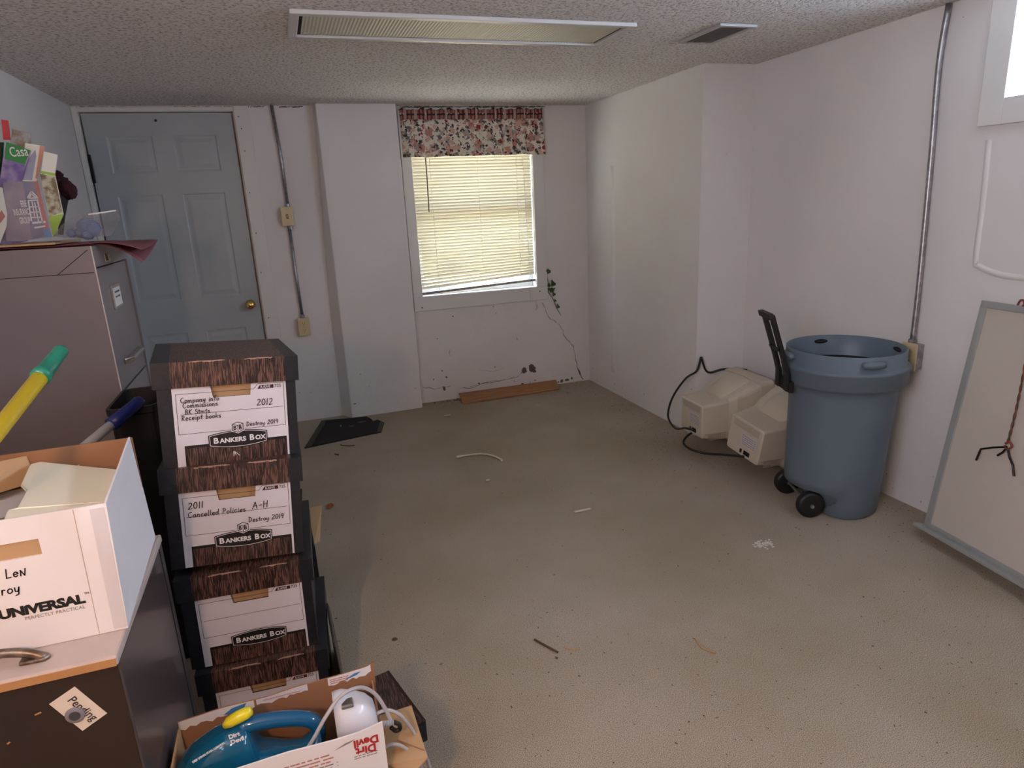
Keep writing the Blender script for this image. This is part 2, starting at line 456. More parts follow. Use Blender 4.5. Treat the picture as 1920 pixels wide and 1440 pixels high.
mat('trim_paint', (.70, .70, .68), .4, bump=(60, .08, .002))
mat('door_paint', (.42, .46, .48), .38, var=(3, (.38, .42, .44), .35, .65), bump=(140, .06, .001))
mat('dark_gap', (.02, .018, .016), .9)
mat('brass', (.78, .52, .18), .18, 1.0)
mat('galv', (.42, .42, .43), .38, .9, var=(40, (.30, .30, .31), .4, .6))
mat('ivory', (.60, .50, .30), .35)
mat('ivory_dark', (.07, .05, .03), .6)
mat('sash_white', (.78, .79, .76), .4)
def thin_clear(name, tint, gloss, rough, bump=None, milk=0):
    m = bpy.data.materials.new(name); MATS[name] = m
    m.use_nodes = True; nt = m.node_tree; L = nt.links.new
    nt.nodes.remove(nt.nodes['Principled BSDF']); out = nt.nodes['Material Output']
    t = nt.nodes.new('ShaderNodeBsdfTransparent'); t.inputs['Color'].default_value = (*tint, 1)
    g = nt.nodes.new('ShaderNodeBsdfGlossy'); g.inputs['Roughness'].default_value = rough; g.inputs['Color'].default_value = (.9, .92, .95, 1)
    mx = nt.nodes.new('ShaderNodeMixShader'); mx.inputs[0].default_value = gloss
    if bump:
        n = nt.nodes.new('ShaderNodeTexNoise'); n.inputs['Scale'].default_value = bump[0]
        bp = nt.nodes.new('ShaderNodeBump'); bp.inputs['Strength'].default_value = bump[1]; bp.inputs['Distance'].default_value = bump[2]
        L(n.outputs['Fac'], bp.inputs['Height']); L(bp.outputs['Normal'], g.inputs['Normal'])
    L(t.outputs[0], mx.inputs[1]); L(g.outputs[0], mx.inputs[2])
    last = mx
    if milk:
        d = nt.nodes.new('ShaderNodeBsdfDiffuse'); d.inputs['Color'].default_value = (.85, .86, .9, 1)
        if bump: L(bp.outputs['Normal'], d.inputs['Normal'])
        last = nt.nodes.new('ShaderNodeMixShader'); last.inputs[0].default_value = milk; L(mx.outputs[0], last.inputs[1]); L(d.outputs[0], last.inputs[2])
    L(last.outputs[0], out.inputs['Surface'])
thin_clear('pane_glass', (.94, .96, .95), .06, .02)
thin_clear('acrylic', (.95, .96, .97), .035, .06)
thin_clear('bag_film', (.90, .91, .94), .18, .22, (26, 1.0, .03), milk=.13)
mat('crack', (.11, .095, .08), .95)
mat('flake', (.13, .115, .10), .95, bump=(120, .6, .004))
mat('cord_white', (.72, .70, .62), .6)
mat('wand', (.13, .12, .09), .3)
mat('rail_dirty', (.40, .36, .30), .5, var=(30, (.22, .19, .16), .45, .6))
mat('leaf_ivy', (.030, .075, .022), .45, var=(30, (.05, .11, .03), .4, .6))
mat('stem_ivy', (.10, .07, .03), .7)
mat('plank', (.40, .20, .085), .45, var=(6, (.30, .14, .055), .35, .65), stretch=(1.2, 10, 10))
mat('mat_black', (.010, .010, .009), .85, bump=(260, .5, .002))
mat('mat_edge', (.035, .036, .030), .6)
mat('mat_scuff', (.22, .21, .19), .8)
mat('pale_plastic', (.62, .58, .50), .4)
mat('twig', (.10, .065, .04), .9)
mat('dead_leaf', (.36, .12, .035), .7, var=(40, (.22, .07, .02), .4, .6))
mat('dirt', (.05, .04, .028), .95)
mat('dust_white', (.68, .66, .6), .9)
mat('light_frame', (.60, .60, .585), .4, .2)
mat('diffuser', (.55, .55, .43), .35, bump=(1, .4, .003), stretch=(300, 300, 300))
mat('vent_metal', (.46, .46, .45), .45, .2)
mat('mon_beige', (.56, .50, .40), .5, var=(5, (.52, .46, .365), .35, .65), bump=(400, .12, .0008))
mat('mon_shadow', (.38, .34, .28), .55)
mat('mon_label', (.55, .53, .52), .4)
mat('mon_ink', (.30, .28, .31), .5)
mat('cable_black', (.012, .012, .012), .45)
mat('screen_dark', (.03, .035, .035), .08, coat=.5)
mat('bin_blue', (.120, .163, .205), .40, bump=(180, .12, .001))
mat('black_plastic', (.009, .009, .010), .42)
mat('black_gloss', (.010, .010, .011), .22)
mat('board_face', (.56, .51, .45), .35, var=(2, (.53, .485, .43), .35, .65))
mat('alu_frame', (.40, .42, .41), .45, .35)
mat('rope_red', (.22, .05, .035), .8)
mat('rope_green', (.05, .07, .045), .8)
mat('wire_black', (.012, .010, .010), .4, .5)
mat('cab_mauve', (.190, .168, .178), .38, var=(3, (.172, .150, .160), .35, .65), bump=(500, .05, .0005), coat=.15)
mat('cab_edge_highlight', (.50, .47, .46), .35)
mat('cab_dark', (.022, .014, .010), .35, var=(4, (.030, .018, .012), .4, .65), coat=.1)
mat('cab_side', (.060, .048, .048), .30, coat=.2)
mat('cab_tan', (.50, .42, .38), .42, var=(20, (.46, .385, .35), .4, .65))
mat('cab_edge_tan', (.42, .22, .09), .5)
mat('chrome', (.62, .60, .58), .18, 1.0)
mat('pewter', (.25, .20, .16), .38, .85, var=(60, (.13, .10, .08), .4, .6))
mat('card_white', (.76, .74, .75), .55, bump=(160, .05, .0008))
mat('card_print_white', (.64, .62, .66), .5)
mat('card_brown', (.30, .15, .075), .75, bump=(140, .12, .001))
mat('card_tan', (.46, .30, .16), .7, bump=(140, .1, .001))
mat('card_black', (.013, .015, .019), .40, var=(60, (.022, .025, .03), .5, .8))
mat('card_worn', (.42, .27, .21), .8)
mat('ink_black', (.012, .011, .012), .5)
mat('ink_white', (.70, .70, .72), .5)
mat('ink_red', (.42, .022, .022), .5)
mat('ink_red_faint', (.48, .20, .17), .6)
mat('ink_maroon', (.045, .012, .012), .5)
mat('ink_grey', (.26, .24, .24), .6)
mat('ink_lime', (.46, .48, .05), .5)
mat('ink_blue', (.06, .22, .50), .4)
mat('pen_ink', (.018, .018, .035), .5)
mat('manila', (.80, .75, .58), .6)
mat('paper', (.72, .71, .70), .6)
mat('paper_grey', (.50, .48, .47), .6)
mat('tape', (.62, .60, .62), .25, coat=.3)
mat('pole_yellow', (.72, .50, .02), .35, coat=.2)
mat('cap_green', (.012, .20, .13), .35, coat=.2)
mat('pole_white', (.72, .74, .78), .35)
mat('cap_blue', (.012, .020, .15), .35, coat=.1)
mat('note_paper', (.66, .60, .52), .6)
mat('magnet_clear', (.45, .45, .55), .12, trans=.55)
mat('magnet_core', (.08, .08, .09), .35, .5)
mat('maroon_paper', (.21, .065, .085), .6, var=(9, (.25, .09, .105), .4, .65))
mat('bag_blue', (.17, .25, .42), .45, bump=(30, .6, .01))
mat('flower_dark', (.035, .006, .010), .9)
mat('vase_dark', (.02, .018, .018), .5)
mat('bro_green', (.02, .23, .055), .35)
mat('bro_purple', (.13, .085, .30), .35, var=(22, (.33, .28, .44), .42, .62))
mat('bro_lilac', (.33, .34, .46), .35, var=(14, (.22, .24, .42), .4, .6))
mat('bro_navy', (.10, .11, .24), .35, var=(16, (.20, .19, .30), .4, .6))
mat('bro_grey', (.21, .17, .25), .35, var=(16, (.30, .26, .32), .4, .6))
mat('bro_red', (.40, .10, .10), .4)
mat('bro_pink', (.55, .27, .22), .4)
mat('bro_white', (.66, .70, .63), .35)
mat('bro_lime', (.30, .52, .07), .4)
mat('bro_photo', (.17, .13, .07), .4, var=(45, (.46, .48, .36), .42, .6))
mat('bro_roof', (.22, .15, .10), .4, var=(35, (.32, .34, .34), .42, .58))
mat('bro_redcard', (.50, .045, .06), .4)
mat('vac_blue', (.010, .21, .42), .07, trans=.55, coat=.8, ior=1.25)
mat('vac_blue_dark', (.008, .15, .36), .10, trans=.4, coat=.7)
mat('vac_yellow', (.72, .64, .02), .3, coat=.3)
mat('vac_white', (.66, .67, .72), .3, coat=.3)
mat('vac_cord', (.42, .41, .42), .45)
mat('grass', (.26, .22, .13), .9, var=(3, (.30, .255, .18), .35, .65))
mat('hedge_leaf', (.07, .075, .03), .7, var=(6, (.12, .11, .06), .4, .6))
mat('added_bulb_glow', (1, .8, .55), .4, emit=((1.0, .70, .42), 30))
mat('porcelain', (.8, .8, .78), .3)

# ------------------------------------------------------------------ room dimensions
HC = 2.065
XL = -1.042; XW = 2.212; XR = 2.541
YB = 4.659; YW = 4.677; YS = 3.219; YR = -3.0
T = 0.24

def cells(u0, u1, z0, z1, holes):
    us = sorted({u0, u1, *[h[0] for h in holes], *[h[1] for h in holes]})
    zs = sorted({z0, z1, *[h[2] for h in holes], *[h[3] for h in holes]})
    out = []
    for i in range(len(us) - 1):
        for j in range(len(zs) - 1):
            cu, cz = (us[i] + us[i + 1]) / 2, (zs[j] + zs[j + 1]) / 2
            if not any(h[0] < cu < h[1] and h[2] < cz < h[3] for h in holes):
                out.append((us[i], us[i + 1], zs[j], zs[j + 1]))
    return out
def solid_cells(mb, cs, place):
    """one watertight-looking wall: front/back quads per cell plus reveals"""
    for c in cs: place(mb, c)

# floor and ceiling
o = MB().box(XL - .3, XR + .3, YR - .3, YW + .3, -.10, 0).build('floor', 'carpet'); struct(o, 'worn grey beige carpet covering the basement floor', 'floor')
o = MB().box(XL - .3, XR + .3, YR - .3, YW + .3, HC, HC + .15).build('ceiling', 'popcorn'); struct(o, 'off white popcorn textured ceiling', 'ceiling')

# back wall: door bay (front layer with the door opening, solid behind) and window bay
DL, DR, DT = -1.006, -0.181, 2.028
WX0, WX1, WZ0, WZ1 = 0.905, 1.783, 0.79, 2.0
mb = MB()
for c in cells(XL - T, .33, 0, HC, [(DL - .004, DR + .004, -1, DT + .004)]): mb.box(c[0], c[1], YB, YB + .06, c[2], c[3])
mb.box(XL - T, .33, YB + .06, YB + T, 0, HC)
for c in cells(.33, XR + T, 0, HC, [(WX0, WX1, WZ0, WZ1)]): mb.box(c[0], c[1], YW, YW + T, c[2], c[3])
wall_back = struct(mb.build('wall_back', 'wall_paint'), 'white painted masonry back wall with door and window', 'wall')
mb = MB().hexa([(.313, 4.554, 0), (.818, 4.560, 0), (.825, 4.70, 0), (.228, 4.70, 0), (.313, 4.568, HC), (.816, 4.568, HC), (.82, 4.70, HC), (.297, 4.70, HC)])
struct(mb.build('wall_pillar', 'wall_paint', bevel=.006), 'white painted pilaster between door and window', 'wall')
# left wall with a high basement window behind the camera's left
mb = MB()
for c in cells(YR - T, YB, 0, HC, [(-.45, .65, 1.51, 1.97)]): mb.box(XL - T, XL, c[0], c[1], c[2], c[3])
struct(mb.build('wall_left', 'wall_paint'), 'plain painted left wall', 'wall')
# right wall: thicker far section, recessed near section with the small high windows
mb = MB()
mb.box(XW, XR + T, YS, YW, 0, HC)
for c in cells(YR - T, YS, 0, HC, [(.55, 1.83, 1.69, 2.03), (-.80, .36, 1.69, 2.03)]): mb.box(XR, XR + T, c[0], c[1], c[2], c[3])
wall_right = struct(mb.build('wall_right', 'wall_paint'), 'pinkish white painted right wall with a stepped corner', 'wall')
mb = MB().box(XL - T, XR + T, YR - T, YR, 0, HC)
struct(mb.build('wall_rear', 'wall_paint'), 'plain painted wall behind the viewer', 'wall')

# niche below the right window: a shallow patched recess outlined by a raised plaster lip
lip = [at(1858, 262, 0, XR + .010), at(1846, 380, 0, XR + .010), at(1833, 485, 0, XR + .010), at(1838, 498, 0, XR + .010), at(1870, 512, 0, XR + .010), at(1925, 521, 0, XR + .010)]
lip.append(Vector((XR + .010, 1.2, 1.06)))
o = MB().tube(smooth_path(lip, 4), .016, 12).build('plaster_lip', 'wall_paint', wall_right, smooth=True)

ridge = [(XW + .045, 4.262, 1.62), (XW + .040, 4.258, 1.30), (XW + .041, 4.253, .9), (XW + .041, 4.258, .5), (XW + .045, 4.266, .16)]
MB().tube(smooth_path(ridge, 4), .050, 20).build('plaster_ridge', 'wall_paint', wall_right, smooth=True)
# cracks, holes and flaked spots
def wall_line(pts, w, name='crack', y=YW - .0012, matn='crack', parent=wall_back, jit=.004):
    mb = MB(); P = [at(p[0], p[1], 1, YW) for p in pts]; path = []
    for a, b in zip(P[:-1], P[1:]):
        n = max(2, int((b - a).length / .02))
        for k in range(n):
            q = a.lerp(b, k / n); path.append((q.x + random.uniform(-jit, jit), q.z + random.uniform(-jit, jit)))
    path.append((P[-1].x, P[-1].z))
    for i, (p, q) in enumerate(zip(path[:-1], path[1:])):
        mb.ribbon([p, q], w * random.uniform(.35, 1.1), y)
    return mb.build(name, matn, parent)
wall_line([(1017, 567), (1030, 596), (1047, 607), (1056, 620), (1056, 628), (1075, 648)], .004)
wall_line([(1056, 626), (1068, 645), (1076, 650)], .003)
wall_line([(1075, 648), (1080, 677), (1085, 697)], .005)
wall_line([(1083, 690), (1087, 702), (1093, 711)], .016)
wall_line([(1005, 565), (1008, 577), (1004, 582)], .004)
wall_line([(793, 726), (815, 729), (845, 723)], .0035)
wall_line([(862, 727), (880, 729), (905, 719), (935, 715), (972, 706), (980, 694), (990, 690)], .0040)
wall_line([(880, 726), (915, 716), (965, 709)], .0028)
wall_line([(900, 694), (925, 697), (945, 690)], .002)
wall_line([(845, 655), (842, 662), (845, 667)], .0035, jit=.001)
wall_line([(968, 632), (970, 637)], .004, jit=.001)
def blot(px, py, r, sq=1.0, name='plaster_hole', matn='flake', n=11):
    c = at(px, py, 1, YW); mb = MB()
    mb.poly_xz([(c.x + r * math.cos(2 * PI * k / n) * random.uniform(.6, 1.15), c.z + r * sq * math.sin(2 * PI * k / n) * random.uniform(.6, 1.15)) for k in range(n)], YW - .0016)
    return mb.build(name, matn, wall_back)
for a in [(997, 690, .038, .8), (983, 694, .026, 1.2), (1001, 696, .022, .6), (980, 722, .020, .9), (833, 728, .012, 1.6), (898, 719, .010, .7), (1053, 714, .014, 1.2), (1063, 712, .02, .7), (1072, 709, .01, 1.2), (928, 688, .006, 1), (829, 695, .006, 1.2), (837, 707, .007, 1.6), (879, 741, .006, 1), (849, 593, .006, 1), (925, 575, .005, 1), (930, 587, .005, 1), (820, 635, .005, 1), (813, 711, .006, 1), (1003, 713, .006, 1), (1047, 716, .007, 1)]:
    blot(*a)
# grubby gap lines between ceiling and back wall
for x0, x1, w in [(-1.03, -.75, .006), (-.5, -.08, .006), (-.07, .0, .006), (.10, .22, .007), (.86, 1.9, .009)]:
    mb = MB(); y = (YB if x1 < .3 else YW) - .002; x = x0
    while x < x1:
        mb.ribbon([(x, HC - .006 - random.uniform(0, .004)), (x + .02, HC - .006 - random.uniform(0, .004))], w * random.uniform(.4, 1.2), y); x += .02
    mb.build('crack', 'crack', wall_back)

# ------------------------------------------------------------------ door_1 and its casing
door = bpy.data.objects.new('door_1', None); COL.objects.link(door); door.location = ((DL + DR) / 2, YB + .012, 0)
struct(door, 'pale grey six panel door with brass knob', 'door')
DW2 = (DR - DL) / 2 - .006
cols = [(-.275, -.065), (.09, .275)]; rows = [(.22, .70), (.915, 1.56), (1.69, 1.90)]
cols = [(-.30, -.055), (.055, .30)]
mb = MB(); holes = [(a - .0, b + .0, c, d) for a, b in cols for c, d in rows]
for c in cells(-DW2, DW2, .008, DT - .008, holes): mb.box(c[0], c[1], 0, .035, c[2], c[3])
mb.build('slab', 'door_paint', door)
for a, b in cols:
    for c, d in rows:
        mb = MB(); s = .034
        o4 = [(a, c), (b, c), (b, d), (a, d)]
        def ring(ins, y): return [(a + ins, y, c + ins), (b - ins, y, c + ins), (b - ins, y, d - ins), (a + ins, y, d - ins)]
        mb.loft([ring(0, .0005), ring(.008, .005), ring(.018, .005), ring(.040, .001)], cap=False)
        r = ring(.040, .001); mb.add(r, [(0, 1, 2, 3)])
        mb.build('panel', 'door_paint', door)
k = MB().lathe([(.0, 0), (.030, 0), (.031, .005), (.022, .010), (.011, .014), (.010, .028), (.022, .034), (.028, .044), (.027, .055), (.018, .062), (.0, .063)], 24)
ko = k.build('knob', 'brass', door, smooth=True); ko.location = (-.243 - door.location.x, -.002, .845); ko.rotation_euler = (PI / 2, 0, 0); part(ko, 'round polished brass door knob')
o = MB().box(-DW2 - .003, -DW2 + .010, -.012, .0, 1.64, 1.80).build('hinge', 'wire_black', door, bevel=.003)
o = MB().lathe([(0, 0), (.008, 0), (.006, .01), (0, .012)], 10).build('hook', 'ink_black', door); o.location = (-.02, -.001, 1.985); o.rotation_euler = (PI / 2, 0, 0)
casing = bpy.data.objects.new('trim_1', None); COL.objects.link(casing); casing.location = (0, YB, 0)
struct(casing, 'flat off white door casing boards', 'trim')
MB().box(DR + .012, -.084, -.018, 0, 0, HC - .004).build('casing_board', 'trim_paint', casing, bevel=.002)
MB().box(XL + .002, DL - .006, -.012, 0, 0, HC - .004).build('casing_board', 'trim_paint', casing, bevel=.002)
MB().box(DL - .006, DR + .012, -.012, 0, DT + .006, HC - .008).build('casing_board', 'trim_paint', casing, bevel=.002)
for zz in (.55, .75, 1.05, 1.3, 1.55, 1.8, 1.93, 2.0):
    o = MB().lathe([(0, 0), (.004, 0), (0, .001)], 8).build('nail_head', 'crack', casing); o.location = (DR + .03 + random.uniform(0, .02), -.0185, zz); o.rotation_euler = (PI / 2, 0, 0)

# ------------------------------------------------------------------ window_1 (back)
win = bpy.data.objects.new('window_1', None); COL.objects.link(win); win.location = (1.345, YW, 0); struct(win, 'white framed back window behind a closed blind', 'window')
def wpart(name, m, bevel=.002, **k):
    return k['mb'].build(name, m, win, bevel=bevel, world=True)
wpart('casing_board', 'trim_paint', mb=MB().box(.838, WX0, YW - .020, YW, .79, HC - .03))
wpart('casing_board', 'trim_paint', mb=MB().box(WX1, 1.866, YW - .020, YW, .79, HC - .03))
wpart('casing_board', 'trim_paint', mb=MB().box(.838, 1.866, YW - .022, YW, .690, .789))
wpart('casing_board', 'trim_paint', mb=MB().box(WX0, WX1, YW - .020, YW, 2.0, HC - .03))
ys = YW + .075
for nm, bx in [('sash_rail', (WX0, WX1, ys, ys + .035, WZ0, WZ0 + .055)), ('sash_rail', (WX0, WX1, ys, ys + .035, WZ1 - .045, WZ1)), ('sash_rail', (WX0, WX1, ys - .015, ys + .03, 1.365, 1.41)),
               ('sash_stile', (WX0, WX0 + .04, ys, ys + .035, WZ0 + .055, WZ1 - .045)), ('sash_stile', (WX1 - .04, WX1, ys, ys + .035, WZ0 + .055, WZ1 - .045))]:
    wpart(nm, 'sash_white', mb=MB().box(*bx))
for z0, z1 in ((WZ0 + .055, 1.365), (1.41, WZ1 - .045)):
    wpart('pane', 'pane_glass', 0, mb=MB().box(WX0 + .04, WX1 - .04, ys + .014, ys + .018, z0, z1))
for x, z in ((at(790, 571, 1, YW).x, .715), (1.80, .755)):
    o = MB().lathe([(0, 0), (.006, 0), (0, .002)], 8).build('nail_head', 'flake', win); o.location = (x - 1.345, -.023, z); o.rotation_euler = (PI / 2, 0, 0)

# mini blind: every slat a part
blind = thing('window_blind', 'cream vinyl mini blind with crooked bottom rail in the back window', 'blind', (1.345, YW + .022, .80))
bx0, bx1 = WX0 + .006, WX1 - .006
MB().box(bx0, bx1, YW + .006, YW + .038, 1.970, 1.997).build('head_rail', 'blind_vinyl', blind, bevel=.002, world=True)
pitch = .0212; tilt = math.radians(55); hw = .0128
smb = MB()
prof = [(-1, 0), (-.5, .0012), (0, .0017), (.5, .0012), (1, 0)]
ring = []
for s, b in prof:
    yy = s * hw * math.cos(tilt) + b * math.sin(tilt); zz = -s * hw * math.sin(tilt) + b * math.cos(tilt)
    ring.append((yy, zz))
half = (bx1 - bx0) / 2
vs = [(-half, y, z) for y, z in ring] + [(half, y, z) for y, z in ring]
smb.add(vs, [(i, i + 1, 6 + i, 5 + i) for i in range(4)])
slat_me = smb.mesh('slat', 'blind_vinyl', smooth=True)
z = 1.955; i = 0
n_sl = 52
for i in range(n_sl):
    z = 1.955 - i * pitch
    o = bpy.data.objects.new('slat', slat_me); COL.objects.link(o); o.parent = blind
    lo = max(0, (i - (n_sl - 11)) / 10.0)
    slope = -.042 * lo ** 1.2 / (2 * half) 
    o.location = (0 + random.uniform(-.001, .001), random.uniform(-.0008, .0008), z - .80 - .004 * lo)
    o.rotation_euler = (random.uniform(-.035, .035), slope + random.uniform(-.0012, .0012), 0)
rl, rr = at(788, 551, 1, YW), at(1004, 524, 1, YW)
o = MB().hexa([(bx0, YW + .008, rl.z - .012), (bx1 + .002, YW + .008, rr.z - .012), (bx1 + .002, YW + .03, rr.z - .012), (bx0, YW + .03, rl.z - .012), (bx0, YW + .008, rl.z + .005), (bx1 + .002, YW + .008, rr.z + .005), (bx1 + .002, YW + .03, rr.z + .005), (bx0, YW + .03, rl.z + .005)]).build('bottom_rail', 'rail_dirty', blind, bevel=.002, world=True)
for xx in (1.035, 1.375, 1.665):
    MB().tube([(xx, YW + .007, 1.97), (xx, YW + .007, .83 if xx < 1.3 else .845)], .0013, 6).build('ladder_cord', 'cord_white', blind, world=True)
MB().tube([(1.008, YW - .002, 1.96), (1.006, YW - .004, 1.6), (1.002, YW - .004, 1.375)], .0042, 6).build('tilt_wand', 'wand', blind, world=True)
MB().tube(smooth_path([(1.705, YW - .002, 1.96), (1.715, YW - .012, 1.5), (1.722, YW - .027, 1.0), (1.720, YW - .027, .672)], 3), .0013, 6).build('pull_cord', 'cord_white', blind, world=True)

# valance curtain
val = thing('valance_curtain', 'floral valance with gathered red plaid header over the back window', 'curtain', (1.352, YW - .05, 1.735))
vx0, vx1 = .842, 1.872
random.seed(11)
pk = [random.uniform(-.5, .5) for _ in range(40)]
def pleat(u, amp):
    s = u * 13.0
    return amp * (math.sin(2 * PI * s + pk[int(s)] * 1.2) * .6 + math.sin(2 * PI * s * .43 + 1.3) * .5)
def side(u): return .045 * max(0, 1 - u / .02) + .045 * max(0, 1 - (1 - u) / .02)
def f_low(u, v):
    x = vx0 + (vx1 - vx0) * u + (.008 * (1 - v) * (u - .5) * 2); amp = .010 + .014 * (1 - v)
    return (x, YW - .052 + pleat(u, amp) + side(u), 1.735 + (.238) * v + (.002 * math.sin(u * 25) if v == 0 else 0))
def f_top(u, v):
    x = vx0 + (vx1 - vx0) * u
    y = YW - .050 + math.sin(u * 260) * .009 + pleat(u, .008) + side(u) - .006 * math.sin(v * PI)
    return (x, y, 1.971 + .074 * v + (.014 * math.sin(u * 33) * math.sin(u * 71) - .008 if v > .85 else 0))
MB().grid(f_low, 160, 8).build('skirt', 'floral_cloth', val, smooth=True, world=True, solid=.0015)
MB().grid(f_top, 220, 6).build('header', 'plaid_cloth', val, smooth=True, world=True, solid=.0015)
MB().tube([(vx0 + .01, YW - .04, 2.01), (vx1 - .01, YW - .04, 2.01)], .007, 8).build('curtain_rod', 'trim_paint', val, world=True)

# ------------------------------------------------------------------ windows in the right and left walls
def side_window(n, xin, sgn, y0, y1, z0, z1, label, tw=.09):
    w = bpy.data.objects.new('window_%d' % n, None); COL.objects.link(w); w.location = (xin, (y0 + y1) / 2, z0); struct(w, label, 'window')
    t = -.02 * sgn
    def P(nm, m, x0, x1, a, b, c, d, bev=.002):
        MB().box(min(x0, x1), max(x0, x1), a, b, c, d).build(nm, m, w, bevel=bev, world=True)
    P('casing_board', 'trim_paint', xin, xin + t, y1, y1 + tw, z0 - tw, min(HC - .004, z1 + .04))
    P('casing_board', 'trim_paint', xin, xin + t, y0 - tw, y0, z0 - tw, min(HC - .004, z1 + .04))
    P('casing_board', 'trim_paint', xin, xin + t, y0, y1, z0 - tw, z0)
    P('casing_board', 'trim_paint', xin, xin + t, y0, y1, z1, min(HC - .004, z1 + .04))
    a, b = xin + .10 * sgn, xin + .14 * sgn
    P('sash_rail', 'sash_white', a, b, y0, y1, z0, z0 + .04); P('sash_rail', 'sash_white', a, b, y0, y1, z1 - .035, z1)
    P('sash_stile', 'sash_white', a, b, y0, y0 + .04, z0 + .04, z1 - .035); P('sash_stile', 'sash_white', a, b, y1 - .04, y1, z0 + .04, z1 - .035)
    P('pane', 'pane_glass', a + .018 * sgn, a + .022 * sgn, y0 + .04, y1 - .04, z0 + .04, z1 - .035, 0)
side_window(2, XR, 1, .55, 1.83, 1.69, 2.03, 'small high window in grey green casing at top right')
side_window(3, XL, -1, -.45, .65, 1.51, 1.97, 'high basement window in the left wall')
side_window(4, XR, 1, -.80, .36, 1.69, 2.03, 'high basement window further along the right wall')

# garden outside
o = struct(MB().box(-6, 9, YW + T + .01, 16, .30, .42).build('ground', 'grass'), 'sunlit lawn outside the back window', 'ground')
hd = MB(); random.seed(3)
for k in range(260):
    c = Vector((random.uniform(-3.0, 7.0), random.uniform(9.2, 10.6), random.uniform(.5, 4.4))); r = random.uniform(.35, .7)
    ring = []
    for j in range(5):
        th = PI * j / 4
        ring.append([(c.x + r * math.sin(th) * math.cos(2 * PI * q / 7) * random.uniform(.8, 1.15), c.y + r * math.sin(th) * math.sin(2 * PI * q / 7), c.z + r * math.cos(th)) for q in range(7)])
    hd.loft(ring, cap=False)
o = hd.build('hedge', 'hedge_leaf', smooth=False); tag(o, 'green hedge beyond the lawn, seen through the blind slats', 'hedge')

# added bulb out of view, gives the near box fronts warm light
fx = thing('added_warm_bulb', 'added unseen warm bulb on a short ceiling cord, warming the near box fronts', 'added lamp', (-.45, .02, HC))
o = MB().lathe([(0, 0), (.055, 0), (.055, -.02), (.03, -.05), (.005, -.06), (.004, -.40), (.018, -.41), (.020, -.46), (0, -.46)], 20).build('holder', 'porcelain', fx, smooth=True)
o = MB().lathe([(0, -.565), (.02, -.56), (.03, -.54), (.028, -.515), (.014, -.48), (.012, -.46), (0, -.46)], 20).build('bulb', 'added_bulb_glow', fx, smooth=True)
ld = bpy.data.lights.new('added_bulb_light', 'POINT'); ld.energy = 12; ld.color = (1.0, .54, .30); ld.shadow_soft_size = .035
lo = bpy.data.objects.new('added_bulb_light', ld); COL.objects.link(lo); lo.parent = fx; lo.location = (0, 0, -.61)

# ------------------------------------------------------------------ ivy
ivy = thing('ivy_vine', 'small green ivy vine growing in beside the window casing', 'plant', at(1052, 591, 1, YW))
vp = [at(x, y, 1, YW - .008) for x, y in [(1024, 505), (1026, 520), (1029, 536), (1028, 548), (1035, 557), (1041, 570), (1047, 583), (1052, 591)]]
MB().tube(smooth_path(vp, 4), .0022, 6).build('stem', 'stem_ivy', ivy, world=True, smooth=True)
def leaf_poly(c, s, ang, tiltv, y0):
    base = [(0, -.5), (.35, -.55), (.55, -.15), (.3, .1), (.12, .6), (0, .75), (-.12, .6), (-.3, .1), (-.55, -.15), (-.35, -.55)]
    out = []
    for x, y in base:
        xr = x * math.cos(ang) - y * math.sin(ang); yr = x * math.sin(ang) + y * math.cos(ang)
        out.append((c.x + xr * s, y0 - .004 - abs(x) * s * .35 + tiltv * yr * s, c.z + yr * s))
    return out
for x, y, s, a in [(1026, 510, .040, 2.6), (1035.5, 531, .042, .3), (1027, 535, .032, 2.0), (1031, 543, .038, 1.2), (1036, 543, .030, -1), (1037, 551, .028, .4), (1040, 563, .020, .2), (1045, 574, .030, .1)]:
    c = at(x, y, 1, YW - .008); pl = leaf_poly(c, s, a, random.uniform(-.3, .1), YW - .012)
    MB().prism(pl, (0, .0006, 0)).build('leaf', 'leaf_ivy', ivy, world=True)

